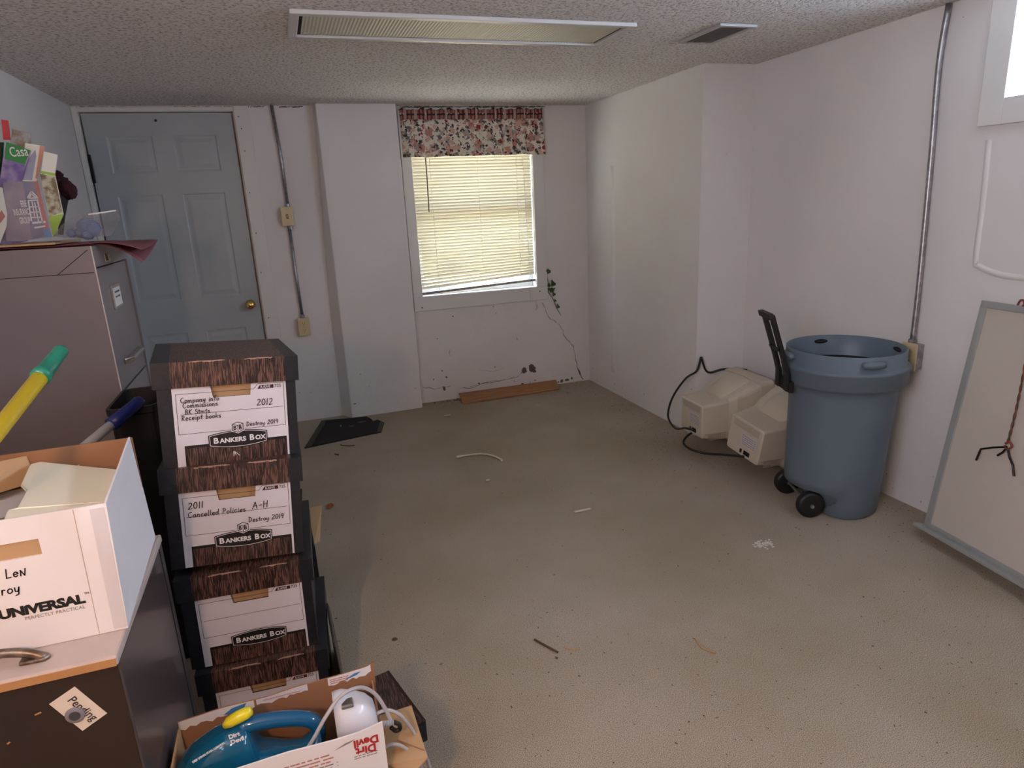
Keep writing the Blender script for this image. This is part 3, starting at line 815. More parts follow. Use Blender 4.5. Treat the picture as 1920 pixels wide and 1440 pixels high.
# ------------------------------------------------------------------ conduits, switch, outlets
def screw_ring(): pass
cd = thing('electrical_conduit', 'thin metal conduit running down beside the door through the light switch', 'conduit', (.068, YB, 1.45))
MB().tube([(.055, YB - .014, HC - .002), (.070, YB - .014, 1.75), (.072, YB - .014, 1.452)], .0105, 10).build('upper_pipe', 'galv', cd, world=True, smooth=True)
MB().tube([(.064, YB - .014, 1.335), (.066, YB - .014, 1.0), (.071, YB - .014, .728)], .0105, 10).build('lower_pipe', 'galv', cd, world=True, smooth=True)
for zz in (1.46, 1.325, .738): MB().tube([(.070, YB - .014, zz - .012), (.070, YB - .014, zz + .012)], .015, 8).build('connector', 'galv', cd, world=True)
def plate(name, label, loc, kind, rotz=0):
    t = thing(name, label, 'outlet' if kind == 'o' else 'switch', loc, (0, 0, rotz))
    MB().box(-.034, .034, -.040, 0, -.055, .055).build('back_box', 'galv', t, bevel=.003)
    pl = MB().box(-.037, .037, -.047, -.040, -.060, .060).build('cover_plate', 'ivory', t, bevel=.003)
    if kind == 's':
        MB().box(-.006, .006, -.049, -.047, -.013, .013).build('toggle_slot', 'ivory_dark', t)
        MB().hexa([(-.004, -.049, -.008), (.004, -.049, -.008), (.004, -.047, -.008), (-.004, -.047, -.008), (-.004, -.060, .010), (.004, -.060, .010), (.004, -.049, .008), (-.004, -.049, .008)]).build('toggle', 'ivory', t)
        for zz in (-.042, .042):
            o = MB().lathe([(0, 0), (.003, 0), (0, .001)], 8).build('screw', 'galv', t); o.location = (0, -.0472, zz); o.rotation_euler = (PI / 2, 0, 0)
    else:
        for zz in (-.024, .024):
            ring = [(.016 * math.cos(a) , zz + .0155 * math.sin(a)) for a in [2 * PI * q / 16 for q in range(16)]]
            s = MB().prism([(x, -.047, z) for x, z in ring], (0, -.002, 0)).build('socket', 'ivory', t)
            MB().box(-.0075, -.0050, -.0496, -.0488, zz - .001, zz + .008).build('slot', 'ivory_dark', s)
            MB().box(.0050, .0075, -.0496, -.0488, zz - .001, zz + .008).build('slot', 'ivory_dark', s)
            o = MB().lathe([(0, 0), (.0026, 0), (.0026, .0006), (0, .0006)], 8).build('slot', 'ivory_dark', s); o.location = (0, -.049, zz - .008); o.rotation_euler = (PI / 2, 0, 0)
        o = MB().lathe([(0, 0), (.003, 0), (0, .001)], 8).build('screw', 'galv', t); o.location = (0, -.0472, 0); o.rotation_euler = (PI / 2, 0, 0)
    return t
plate('light_switch', 'ivory toggle light switch on the conduit beside the door', (.060, YB, 1.393), 's')
plate('wall_outlet', 'ivory duplex outlet at the bottom of the conduit by the door', (.072, YB, .669), 'o')
cd2 = thing('electrical_conduit', 'grey metal conduit down the right wall to the outlet behind the blue bin', 'conduit', (XR, 2.09, .75))
MB().tube(smooth_path([(XR - .014, 2.098, HC - .002), (XR - .013, 2.112, 1.85), (XR - .012, 2.10, 1.5), (XR - .016, 2.085, 1.0), (XR - .022, 2.080, .735)], 5), .0115, 10).build('pipe', 'galv', cd2, world=True, smooth=True)
MB().tube([(XR - .022, 2.080, .725), (XR - .022, 2.080, .760)], .017, 8).build('connector', 'galv', cd2, world=True)
plate('wall_outlet', 'ivory duplex outlet on the right wall beside the blue bin rim', (XR, 2.072, .688), 'o', -PI / 2)

# ------------------------------------------------------------------ ceiling light and vent
cl = thing('ceiling_light', 'long recessed fluorescent ceiling light, switched off, with ribbed diffuser', 'ceiling light', (.77, 2.70, HC))
lx0, lx1, ly0, ly1 = .125, 1.425, 2.525, 2.875
for nm, b in [('frame', (lx0, lx1, ly0, ly0 + .032)), ('frame', (lx0, lx1, ly1 - .032, ly1)), ('frame', (lx0, lx0 + .032, ly0 + .032, ly1 - .032)), ('frame', (lx1 - .032, lx1, ly0 + .032, ly1 - .032))]:
    MB().box(b[0], b[1], b[2], b[3], HC - .016, HC - .0005).build(nm, 'light_frame', cl, bevel=.003, world=True)
mb = MB(); n = 190; xa, xb, ya, yb = lx0 + .045, lx1 - .045, ly0 + .045, ly1 - .045
mb.grid(lambda u, v: (xa + (xb - xa) * u, ya + (yb - ya) * v, HC - .009 + .0015 * (int(round(u * n)) % 2)), n, 1)
mb.build('diffuser', 'diffuser', cl, world=True)
MB().box(lx0 + .030, lx1 - .030, ly0 + .030, ly1 - .030, HC - .006, HC - .0006).build('tray', 'dark_gap', cl, world=True)
cv = thing('ceiling_vent', 'small white slatted air vent in the ceiling near the right wall', 'vent', (1.86, 2.62, HC))
vx, vX, vy, vY = 1.775, 1.955, 2.48, 2.785
for b in [(vx, vX, vy, vy + .022), (vx, vX, vY - .022, vY), (vx, vx + .022, vy + .022, vY - .022), (vX - .022, vX, vy + .022, vY - .022)]:
    MB().box(b[0], b[1], b[2], b[3], HC - .012, HC - .0005).build('frame', 'vent_metal', cv, bevel=.003, world=True)
MB().box(vx + .02, vX - .02, vy + .02, vY - .02, HC - .003, HC - .0004).build('duct', 'mat_scuff', cv, world=True)
for k in range(8):
    xx = vx + .030 + k * .0165
    MB().hexa([(xx, vy + .022, HC - .012), (xx + .002, vy + .022, HC - .012), (xx + .002, vY - .022, HC - .012), (xx, vY - .022, HC - .012), (xx + .010, vy + .022, HC - .003), (xx + .012, vy + .022, HC - .003), (xx + .012, vY - .022, HC - .003), (xx + .010, vY - .022, HC - .003)]).build('slat', 'vent_metal', cv, world=True)

# ------------------------------------------------------------------ filing cabinet
FX = -.557; FY0, FY1, FZ = 2.386, 2.860, 1.343
fc = thing('filing_cabinet', 'tall mauve grey four drawer metal filing cabinet by the door', 'cabinet', (-.79, 2.62, 0))
MB().box(-1.030, FX - .022, FY0, FY1, 0, FZ).box(FX - .022, FX, FY0, FY0 + .014, 0, FZ).box(FX - .022, FX, FY1 - .014, FY1, 0, FZ).box(FX - .022, FX, FY0 + .014, FY1 - .014, FZ - .066, FZ).box(FX - .022, FX, FY0 + .014, FY1 - .014, 0, .05).build('body', 'cab_mauve', fc, world=True)
MB().box(FX - .0015, FX + .0015, FY0 - .0012, FY0 + .003, .02, FZ).build('edge_strip', 'cab_edge_highlight', fc, world=True)  # pale strip paints the highlight along the near vertical edge
dz = [(.868, 1.272), (.600, .862), (.328, .594), (.056, .322)]
for q, (a, b) in enumerate(dz):
    dr = MB().box(FX - .020, FX - .004, FY0 + .018, FY1 - .022, a, b).build('drawer', 'cab_mauve', fc, bevel=.003, world=True)
    hz = a + .085 if q == 0 else a + .06
    y0, y1 = 2.51, 2.735
    hb = MB().loft([[(x, y, z) for x, z in [(FX - .004, hz - .012), (FX + .022, hz - .012), (FX + .028, hz + .002), (FX + .022, hz + .008), (FX - .004, hz + .004)]] if e == 0 else [(FX - .003 + (p[0] - FX + .004) * .2, y, p[1]) for p in [(FX - .004, hz - .012), (FX + .022, hz - .012), (FX + .028, hz + .002), (FX + .022, hz + .008), (FX - .004, hz + .004)]] for y, e in [(y0, 1), (y0 + .025, 0), (y1 - .025, 0), (y1, 1)]])
    h = hb.build('handle', 'chrome', dr, bevel=.002, world=True)
    if q == 0:
        zc = (1.131 + 1.202) / 2
        MB().box(FX - .005, FX + .002, 2.528, 2.648, zc - .040, zc + .040).build('label_holder', 'chrome', dr, bevel=.002, world=True)
        MB().box(FX + .001, FX + .0028, 2.538, 2.638, zc - .032, zc + .030).build('label_card', 'paper', dr, world=True)
        mb = MB(); random.seed(5)
        for zz in (.012, -.004): 
            for k in range(5): mb.box(FX + .0029, FX + .0033, 2.555 + k * .014, 2.562 + k * .014 + random.uniform(0, .004), zc + zz, zc + zz + .006)
        mb.build('lettering', 'pen_ink', dr, world=True)
MB().box(FX - .0005, FX + .0010, 2.530, 2.600, 1.285, 1.312).build('masking_label', 'note_paper', fc, world=True)
mb = MB()
tmp = MB(); pen(tmp, 'RdL', 0, 0, .018, .0032, 0)
MB_v = [(FX + .0016, 2.537 + x, 1.290 + z) for x, _, z in tmp.v]; mb.add(MB_v, tmp.f); mb.build('lettering', 'ink_black', fc, world=True)
for sgn in (1,):
    mb = MB(); zs = 1.262
    mb.ribbon([(-1.0, zs), (FX - .006, zs)], .0022, FY0 - .0006); mb.ribbon([(FX - .105, zs), (FX - .012, FZ - .012)], .0022, FY0 - .0007)
    mb.build('seam', 'dark_gap', fc, world=True)

# ------------------------------------------------------------------ things on the filing cabinet
PZ = FZ + .004
mf = thing('paper_folder', 'crumpled maroon paper folder hanging over the top of the filing cabinet', 'folder', (-.60, 2.60, FZ))
def sheet(x0, x1, y0, y1, z0, droopx, droop, curl):
    def fn(u, v):
        x = x0 + (x1 - x0) * u; y = y0 + (y1 - y0) * v
        d = max(0, x - droopx); z = z0 - droop * d * d * (1 + curl * (v - .5)) + .004 * math.sin(u * 9 + v * 4) * (1 if x > FX else .25)
        return (x, y, z)
    return fn
MB().grid(sheet(-1.0, -.425, 2.42, 2.76, FZ + .006, -.57, .9, -1.0), 24, 8).build('sheet', 'maroon_paper', mf, world=True, solid=.0012, smooth=True)
MB().grid(sheet(-.95, -.435, 2.45, 2.80, FZ + .003, -.58, 1.9, -1.4), 24, 8).build('sheet', 'maroon_paper', mf, world=True, solid=.0012, smooth=True)
ct = tag(MB().box(-1.02, -.655, 2.405, 2.70, FZ + .0100, FZ + .0160).build('cardboard_tray', 'card_tan', bevel=.001), 'thin tan cardboard sheet under the brochures on the cabinet', 'cardboard')
BZ = FZ + .0165
def pxpoly(pts, y): return [at(x, yy, 1, y) for x, yy in pts]
def brochure(name, label, y, pts, m, group='brochures on the cabinet'):
    P = pxpoly(pts, y); zmin = min(p.z for p in P); c = sum((p for p in P), Vector()) / len(P)
    t = thing(name, label, 'brochure', (c.x, y, zmin), group=group)
    MB().prism(P, (0, .003, 0)).build('cover', m, t, world=True)
    return t
def patch(t, nm, y, pts, m): return MB().prism(pxpoly(pts, y), (0, .0004, 0)).build(nm, m, t, world=True)
y0 = 2.52
b1 = brochure('brochure', 'green and purple brochure headed Casa in the front rack', 2.500, [(12, 266), (57, 282), (41, 338), (52, 452), (0, 462), (0, 338), (5, 300)], 'bro_purple')
patch(b1, 'title_band', 2.4994, [(12, 266), (57, 282), (46, 308), (9, 298)], 'bro_green')
text('lettering', 'Casa', .040, 'ink_white', b1, at(20, 294, 1, 2.4988) - Vector(b1.location), (PI / 2, -.05, 0), sx=.62, bold=.0002)
for k in range(4):
    P = pxpoly([(1 + k * 1.5 - 6, 268 - k * .5), (9 + k * 1.5 - 6, 267), (4 + k * 1.5 - 6, 340), (-1, 340)], 2.505 + k * .006)
    bb = tag(MB().prism(P, (0, .002, 0)).build('brochure', 'bro_green' if k % 2 else 'ink_black'), ['frontmost', 'second', 'third', 'rearmost'][k] + ' of the thin dark edged brochures fanned out left of the Casa brochure', 'brochure', 'fanned brochures')
b2 = brochure('brochure', 'lilac brochure with red spine reading Erie Insurance Group', 2.490, [(43, 340), (68, 340), (97, 444), (40, 452), (12, 452), (6, 342)], 'bro_grey')
patch(b2, 'picture', 2.4894, [(43, 340), (64, 340), (90, 443), (60, 449)], 'bro_navy')
patch(b2, 'spine_band', 2.4890, [(64, 340), (71, 341), (92, 432), (84, 434)], 'bro_red')
patch(b2, 'corner_block', 2.4886, [(80, 430), (93, 427), (97, 444), (84, 446)], 'ink_blue')
for k, (w, px, py) in enumerate([('ERIE', 40, 388), ('INSURANCE', 26.5, 404), ('GROUP', 38, 419.5)]):
    text('lettering', w,   .0270, 'ink_white', b2, at(px, py, 1, 2.4882) - Vector(b2.location), (PI / 2, -.02, 0), sx=.315, bold=.0005)
mb = MB()
def pl(pts, w):
    P = pxpoly(pts, 2.4882); mb.ribbon([(p.x, p.z) for p in P], w, 2.4880)
pl([(51, 372), (59, 358), (71, 371), (51, 372)], .0035); pl([(55, 371), (59, 363), (66, 370)], .003); pl([(53, 376), (59, 414)], .004); pl([(70, 375), (80, 418)], .004)
for yy in (376, 388, 398, 408): pl([(55 + (yy - 376) * .16, yy), (71 + (yy - 376) * .22, yy - 1)], .0035)
pl([(60, 378), (66, 410)], .003); pl([(65, 380), (72, 414)], .003); pl([(62, 418), (84, 416)], .006); pl([(66, 427), (84, 424)], .005)
mb.build('building_logo', 'ink_white', b2, world=True)
b3 = brochure('brochure', 'white and pale blue brochure top with a pink stripe', 2.508, [(47, 268), (84, 274), (68, 341), (42, 339), (45, 300)], 'bro_white')
patch(b3, 'picture', 2.5074, [(66, 281), (68, 292), (60, 338), (42, 337), (48, 304)], 'bro_lilac')
patch(b3, 'stripe', 2.5072, [(75, 273), (84, 274), (70, 335), (66, 334)], 'bro_pink')
b4 = brochure('brochure', 'white and lime green brochure with a family photo at the rack end', 2.496, [(82, 284), (108, 290), (103, 327), (119, 402), (100, 447), (76, 330)], 'bro_white')
patch(b4, 'green_band', 2.4954, [(76, 320), (103, 325), (103, 330), (75, 325)], 'bro_lime')
patch(b4, 'photo', 2.4952, [(75, 326), (103, 331), (117, 399), (93, 406)], 'bro_photo')
patch(b4, 'green_foot', 2.4950, [(92, 406), (119, 401), (100, 447)], 'bro_lime')
b5 = brochure('postcard', 'red bookmark card standing behind the brochures', 2.56, [(2, 224), (15, 226), (20, 262), (6, 262)], 'bro_redcard')
b6 = brochure('postcard', 'small postcard with a brown roof standing behind the brochures', 2.555, [(22, 241), (58, 250), (57, 300), (18, 300)], 'bro_roof')
b7 = brochure('leaflet', 'round white leaflet with a red diamond at the left frame edge', 2.484, [(-30, 345), (4, 352), (13, 400), (12, 425), (0, 456), (-30, 460)], 'bro_white')
patch(b7, 'diamond', 2.4834, [(-6, 408), (3, 394), (10, 406), (0, 419)], 'bro_red')
# clear rack
rk = thing('brochure_rack', 'clear acrylic rack holding the brochures on the filing cabinet', 'rack', at(40, 455, 1, 2.5))
P = pxpoly([(-40, 338), (70, 340), (99, 446), (-40, 462)], 2.478); MB().prism(P, (0, .002, 0)).build('front_panel', 'acrylic', rk, world=True)
P0 = at(99, 447, 1, 2.478); MB().box(-.99, P0.x, 2.478, 2.60, BZ, BZ + .003).build('base', 'acrylic', rk, world=True)
# dried flowers
fl = thing('dried_flower', 'dark maroon dried flower head behind the brochures', 'flower', at(118, 420, 1, 2.68))
mb = MB(); random.seed(9)
for px, py, r in [(108, 330, .018), (107, 340, .02), (113, 345, .025), (120, 347, .024), (124, 352, .026), (130, 355, .024), (133, 361, .022), (137, 359, .012), (127, 363, .02), (118, 355, .024), (112, 352, .02)]:
    c = at(px, py, 1, 2.68 + random.uniform(-.01, .01)); rings = []
    for j in range(6):
        th = PI * j / 5
        rings.append([(c.x + r * math.sin(th) * math.cos(2 * PI * q / 8) * random.uniform(.7, 1.25), c.y + r * math.sin(th) * math.sin(2 * PI * q / 8), c.z + r * math.cos(th) * random.uniform(.85, 1.15)) for q in range(8)])
    mb.loft(rings, cap=False)
mb.build('bloom', 'flower_dark', fl, world=True)
MB().tube([at(114, 352, 1, 2.68), at(118, 375, 1, 2.68), at(116, 405, 1, 2.68), at(114, 440, 1, 2.68)], [.014, .016, .010, .008], 8).build('stem', 'vase_dark', fl, world=True)
# plastic bag with blue things
bag = thing('plastic_bag', 'clear zip plastic bag with blue contents on the cabinet edge', 'bag', (-.59, 2.47, BZ))
random.seed(21)
prof = [(101, 443, 443), (112, 425, 445), (125, 410, 446), (140, 405, 446), (160, 402, 445), (180, 400, 444), (196, 400, 441), (206, 397, 428), (218, 394, 412)]
rings = []
for i, (px, t, b) in enumerate(prof):
    pt, pb = at(px, t, 1, 2.44), at(px + 1, b, 1, 2.44); cz = (pt.z + pb.z) / 2; hz = (pt.z - pb.z) / 2 + .001; th = .05 * math.sin(PI * min(1, (i + .4) / 8.5)) + .003
    ring = []
    for q in range(16):
        a = 2 * PI * q / 16; w = random.uniform(.86, 1.08)
        ring.append((pt.x + random.uniform(-.004, .004), 2.46 + th * math.cos(a) * w, max(BZ + .001, cz + hz * math.sin(a) * w)))
    rings.append(ring)
MB().loft(rings).build('film', 'bag_film', bag, world=True)
P = pxpoly([(165, 401), (217, 393.5), (217.5, 396), (165, 403.5)], 2.455); MB().prism(P, (0, .0015, 0)).build('zip_strip', 'tape', bag, world=True)
for px, py, r in [(160, 424, .026), (173, 428, .026), (150, 436, .016), (133, 437, .014), (164, 437, .022)]:
    c = at(px, py, 1, 2.46); rings = []
    for j in range(7):
        th = PI * j / 6
        rings.append([(c.x + r * math.sin(th) * math.cos(2 * PI * q / 10) * random.uniform(.85, 1.1), c.y + .8 * r * math.sin(th) * math.sin(2 * PI * q / 10), max(BZ + .002, c.z + r * math.cos(th))) for q in range(10)])
    MB().loft(rings, cap=False).build('contents', 'bag_blue', bag, world=True, smooth=True)

# ------------------------------------------------------------------ small cabinet lying in front, with the cardboard box on it
CX = -.356; CY0, CY1, CZ = 1.148, 1.600, .700
sc = thing('low_cabinet', 'low dark brown cabinet with tan drawer face on top, in the front left', 'cabinet', (-.58, 1.37, 0))
MB().box(-.82, CX - .002, CY0 + .001, CY1, 0, CZ - .020).build('body', 'cab_side', sc, bevel=.003, world=True)
MB().box(-.818, CX - .006, CY0 - .001, CY0 + .003, .0, CZ - .021).build('front_panel', 'cab_dark', sc, world=True)
MB().box(-.82, CX, CY0 - .012, CY1 + .004, CZ - .020, CZ - .001).build('top_panel', 'cab_tan', sc, bevel=.004, world=True)
MB().box(-.82, CX - .003, CY0 - .0135, CY0 - .011, CZ - .019, CZ - .005).build('edge_band', 'cab_edge_tan', sc, world=True)
MB().box(CX - .003, CX - .0008, CY1 - .038, CY1 - .034, .0, CZ - .021).build('seam', 'dark_gap', sc, world=True)
hp = [(-.66, 1.176, CZ - .001), (-.645, 1.178, CZ + .016), (-.60, 1.182, CZ + .024), (-.54, 1.182, CZ + .024), (-.497, 1.178, CZ + .017), (-.470, 1.176, CZ + .001)]
MB().tube(smooth_path(hp, 4), [.012] * 2 + [.007] * 17 + [.012] * 2 if False else .0078, 8).build('handle', 'pewter', sc, world=True, smooth=True)
MB().prism([(-.508, 1.168, CZ - .001), (-.470, 1.166, CZ - .001), (-.462, 1.176, CZ - .001), (-.470, 1.186, CZ - .001), (-.508, 1.186, CZ - .001)], (0, 0, .008)).build('handle_foot', 'pewter', sc, world=True, bevel=.003)
mb = MB()
for px, py, w in [(138, 1262, .006), (72, 1338, .008), (88, 1265, .003), (17, 1393, .003)]:
    c = at(px, py, 1, CY0); MB().ribbon([(c.x - w / 2, c.z), (c.x + w / 2, c.z + .002)], .003, CY0 - .0014).build('scuff', 'cab_edge_tan', sc, world=True)
# pending note and magnet
nt_ = thing('note_card', 'tilted paper card reading Pending stuck on the dark cabinet front', 'note', at(145, 1330, 1, CY0))
P = pxpoly([(140, 1287), (201, 1337), (155, 1370), (92, 1320)], CY0 - .0016)
MB().prism(P, (0, -.0005, 0)).build('card', 'note_paper', nt_, world=True)
a, b = at(140, 1287, 1, CY0), at(201, 1337, 1, CY0); ang = math.atan2(b.z - a.z, b.x - a.x)
text('lettering', 'Pending', .0205, 'pen_ink', nt_, at(125, 1314, 1, CY0 - .0028) - Vector(nt_.location), (PI / 2, -ang, 0), sx=.92)
mg = thing('magnet', 'round clear magnet holding the Pending card', 'magnet', at(141, 1340, 1, CY0 - .0024))
o = MB().lathe([(0, 0), (.0145, 0), (.0155, .0015), (.0145, .003), (.011, .0036), (0, .0036)], 24).build('rim', 'magnet_clear', mg, smooth=True); o.rotation_euler = (PI / 2, 0, 0)
o = MB().lathe([(0, .0038), (.0085, .0038), (.0085, .0046), (.0065, .005), (0, .005)], 20).build('core', 'magnet_core', mg); o.rotation_euler = (PI / 2, 0, 0)

# cardboard file box
UX0, UX1, UY0, UY1, UZ0, UZ1 = -.660, -.353, 1.216, 1.588, CZ, .945
ub = thing('cardboard_box', 'open white cardboard file box printed Universal on the low cabinet', 'box', ((UX0 + UX1) / 2, (UY0 + UY1) / 2, UZ0))
hole = (-.557, -.452, .872, .902)
mb = MB()
for c in cells(UX0, UX1, UZ0, UZ1, [hole]): mb.box(c[0], c[1], UY0, UY0 + .004, c[2], c[3])
mb.build('front_panel', 'card_white', ub, world=True)
MB().box(UX0 + .004, UX1 - .004, UY0 + .004, UY0 + .007, UZ0 + .002, UZ1 - .001).build('inner_liner', 'card_tan', ub, world=True)
MB().hexa([(UX1 - .004, UY0 + .004, UZ0), (UX1, UY0, UZ0), (UX1 - .012, UY1, UZ0), (UX1 - .016, UY1, UZ0), (UX1 - .004 + .010, UY0 + .004, UZ1), (UX1 + .010, UY0, UZ1), (UX1 - .020, UY1, UZ1 + .004), (UX1 - .024, UY1, UZ1 + .004)]).build('side_panel', 'card_white', ub, world=True)
MB().box(UX0, UX0 + .004, UY0 + .004, UY1, UZ0, UZ1).build('side_panel', 'card_brown', ub, world=True)
MB().box(UX0, UX1 - .016, UY1 - .004, UY1, UZ0, UZ1 + .003).build('back_panel', 'card_brown', ub, world=True)
MB().box(UX0 + .003, UX1 - .012, UY0 + .004, UY1 - .004, UZ0 + .001, UZ0 + .005).build('bottom_panel', 'card_brown', ub, world=True)
MB().hexa([(UX0 + .004, UY1 - .12, UZ1 - .05), (UX0 + .10, UY1 - .02, UZ1 - .06), (UX0 + .10, UY1 - .016, UZ1 - .06), (UX0 + .004, UY1 - .116, UZ1 - .05), (UX0 + .004, UY1 - .05, UZ1), (UX0 + .09, UY1 - .008, UZ1 - .004), (UX0 + .09, UY1 - .004, UZ1 - .004), (UX0 + .004, UY1 - .046, UZ1)]).build('torn_flap', 'card_tan', ub, world=True)
mb = MB(); 
for px in (147,):
    p0, p1 = at(137, 958, 1, UY0), at(191, 1185, 1, UY0); mb.ribbon([(p0.x, UZ1 - .002), (p1.x - .004, UZ0 + .002)], .0012, UY0 - .0004)
mb.build('crease', 'cab_tan', ub, world=True)
MB().prism([(UX1, UY0, UZ0), (UX1 + .010, UY0, UZ1), (UX1, UY0, UZ1)], (0, .004, 0)).build('corner_gusset', 'card_white', ub, world=True)
MB().prism([(UX1 - .022, UY0 - .0008, UZ0 + .004), (UX1 - .001, UY0 - .0008, UZ0 + .004), (UX1 + .006, UY0 - .0008, UZ1 - .006), (UX1 - .016, UY0 - .0008, UZ1 - .006)], (0, .0006, 0)).build('tape_strip', 'tape', ub, world=True)
t0 = Vector(ub.location)
text('lettering', 'UNiVERSAL', .0235, 'ink_black', ub, Vector((-.408, UY0 - .0006, .768)) - t0, bold=.0012, sx=1.12, align='RIGHT', space=.96)
text('lettering', 'TM', .0055, 'ink_black', ub, Vector((-.4065, UY0 - .0006, .783)) - t0)
text('lettering', 'PERFECTLY PRACTICAL', .0088, 'ink_grey', ub, Vector((-.410, UY0 - .0006, .757)) - t0, sx=.92, align='RIGHT', space=1.08)
mb = MB(); pL = at(-1, 1087, 1, UY0); pen(mb, '- LeN', pL.x - .008, pL.z, .0165, .0021, UY0 - .0006); mb.build('handwriting', 'pen_ink', ub, world=True); mb = MB(); pD = at(-4, 1117, 1, UY0); pen(mb, 'Destroy', pD.x - .036, pD.z, .0175, .0021, UY0 - .0006)
mb.build('handwriting', 'pen_ink', ub, world=True)
# contents: manila folder and papers
fo = thing('manila_folder', 'cream manila folder lying open on top of the Universal box contents', 'folder', (-.47, 1.36, .90))
P = [at(x, y, 2, zz) for x, y, zz in [(75, 866, .925), (228, 881, .905), (205, 940, .912), (8, 976, .935), (16, 956, .933), (34, 952, .933), (52, 918, .930), (41, 908, .930), (58, 870, .926)]]
P = [Vector((min(p.x, -.362), max(UY0 + .009, min(p.y, UY1 - .008)), p.z)) for p in P]
MB().prism(P, (0, 0, -.0012)).build('cover', 'manila', fo, world=True)
P2 = [p + Vector((-.006, .008, -.006)) for p in P]; MB().prism(P2, (0, 0, -.0012)).build('back_cover', 'manila', fo, world=True)
def paper(label, pts, m='paper', name='paper_sheet', th=.001):
    P = [at(x, y, 2, zz) for x, y, zz in pts]; P = [Vector((max(min(p.x, -.375), UX0 + .008), max(UY0 + .009, min(p.y, UY1 - .008)), p.z)) for p in P]
    o = MB().prism(P, (0, 0, -th)).build(name, m); return tag(o, label, 'paper')
paper('torn white paper sheet at the back of the Universal box', [(58, 862, .895), (100, 850, .905), (143, 849, .905), (155, 864, .895), (120, 874, .89), (60, 880, .885)])
paper('small folded white paper beside the manila folder tab', [(125, 874, .897), (156, 862, .905), (150, 872, .9), (130, 885, .893)], th=.002)
paper('grey printed sheet beneath the manila folder', [(-10, 945, .89), (45, 925, .89), (40, 960, .89), (-10, 975, .89)], 'paper_grey')
paper('white sheet at the left end of the Universal box', [(-60, 945, .882), (30, 935, .882), (30, 985, .882), (-60, 1000, .882)])
tag(MB().box(UX0 + .01, -.40, UY0 + .012, UY1 - .012, UZ0 + .006, .872).build('paper_stack', 'paper_grey', bevel=.002), 'stack of filed papers filling the Universal box', 'papers')

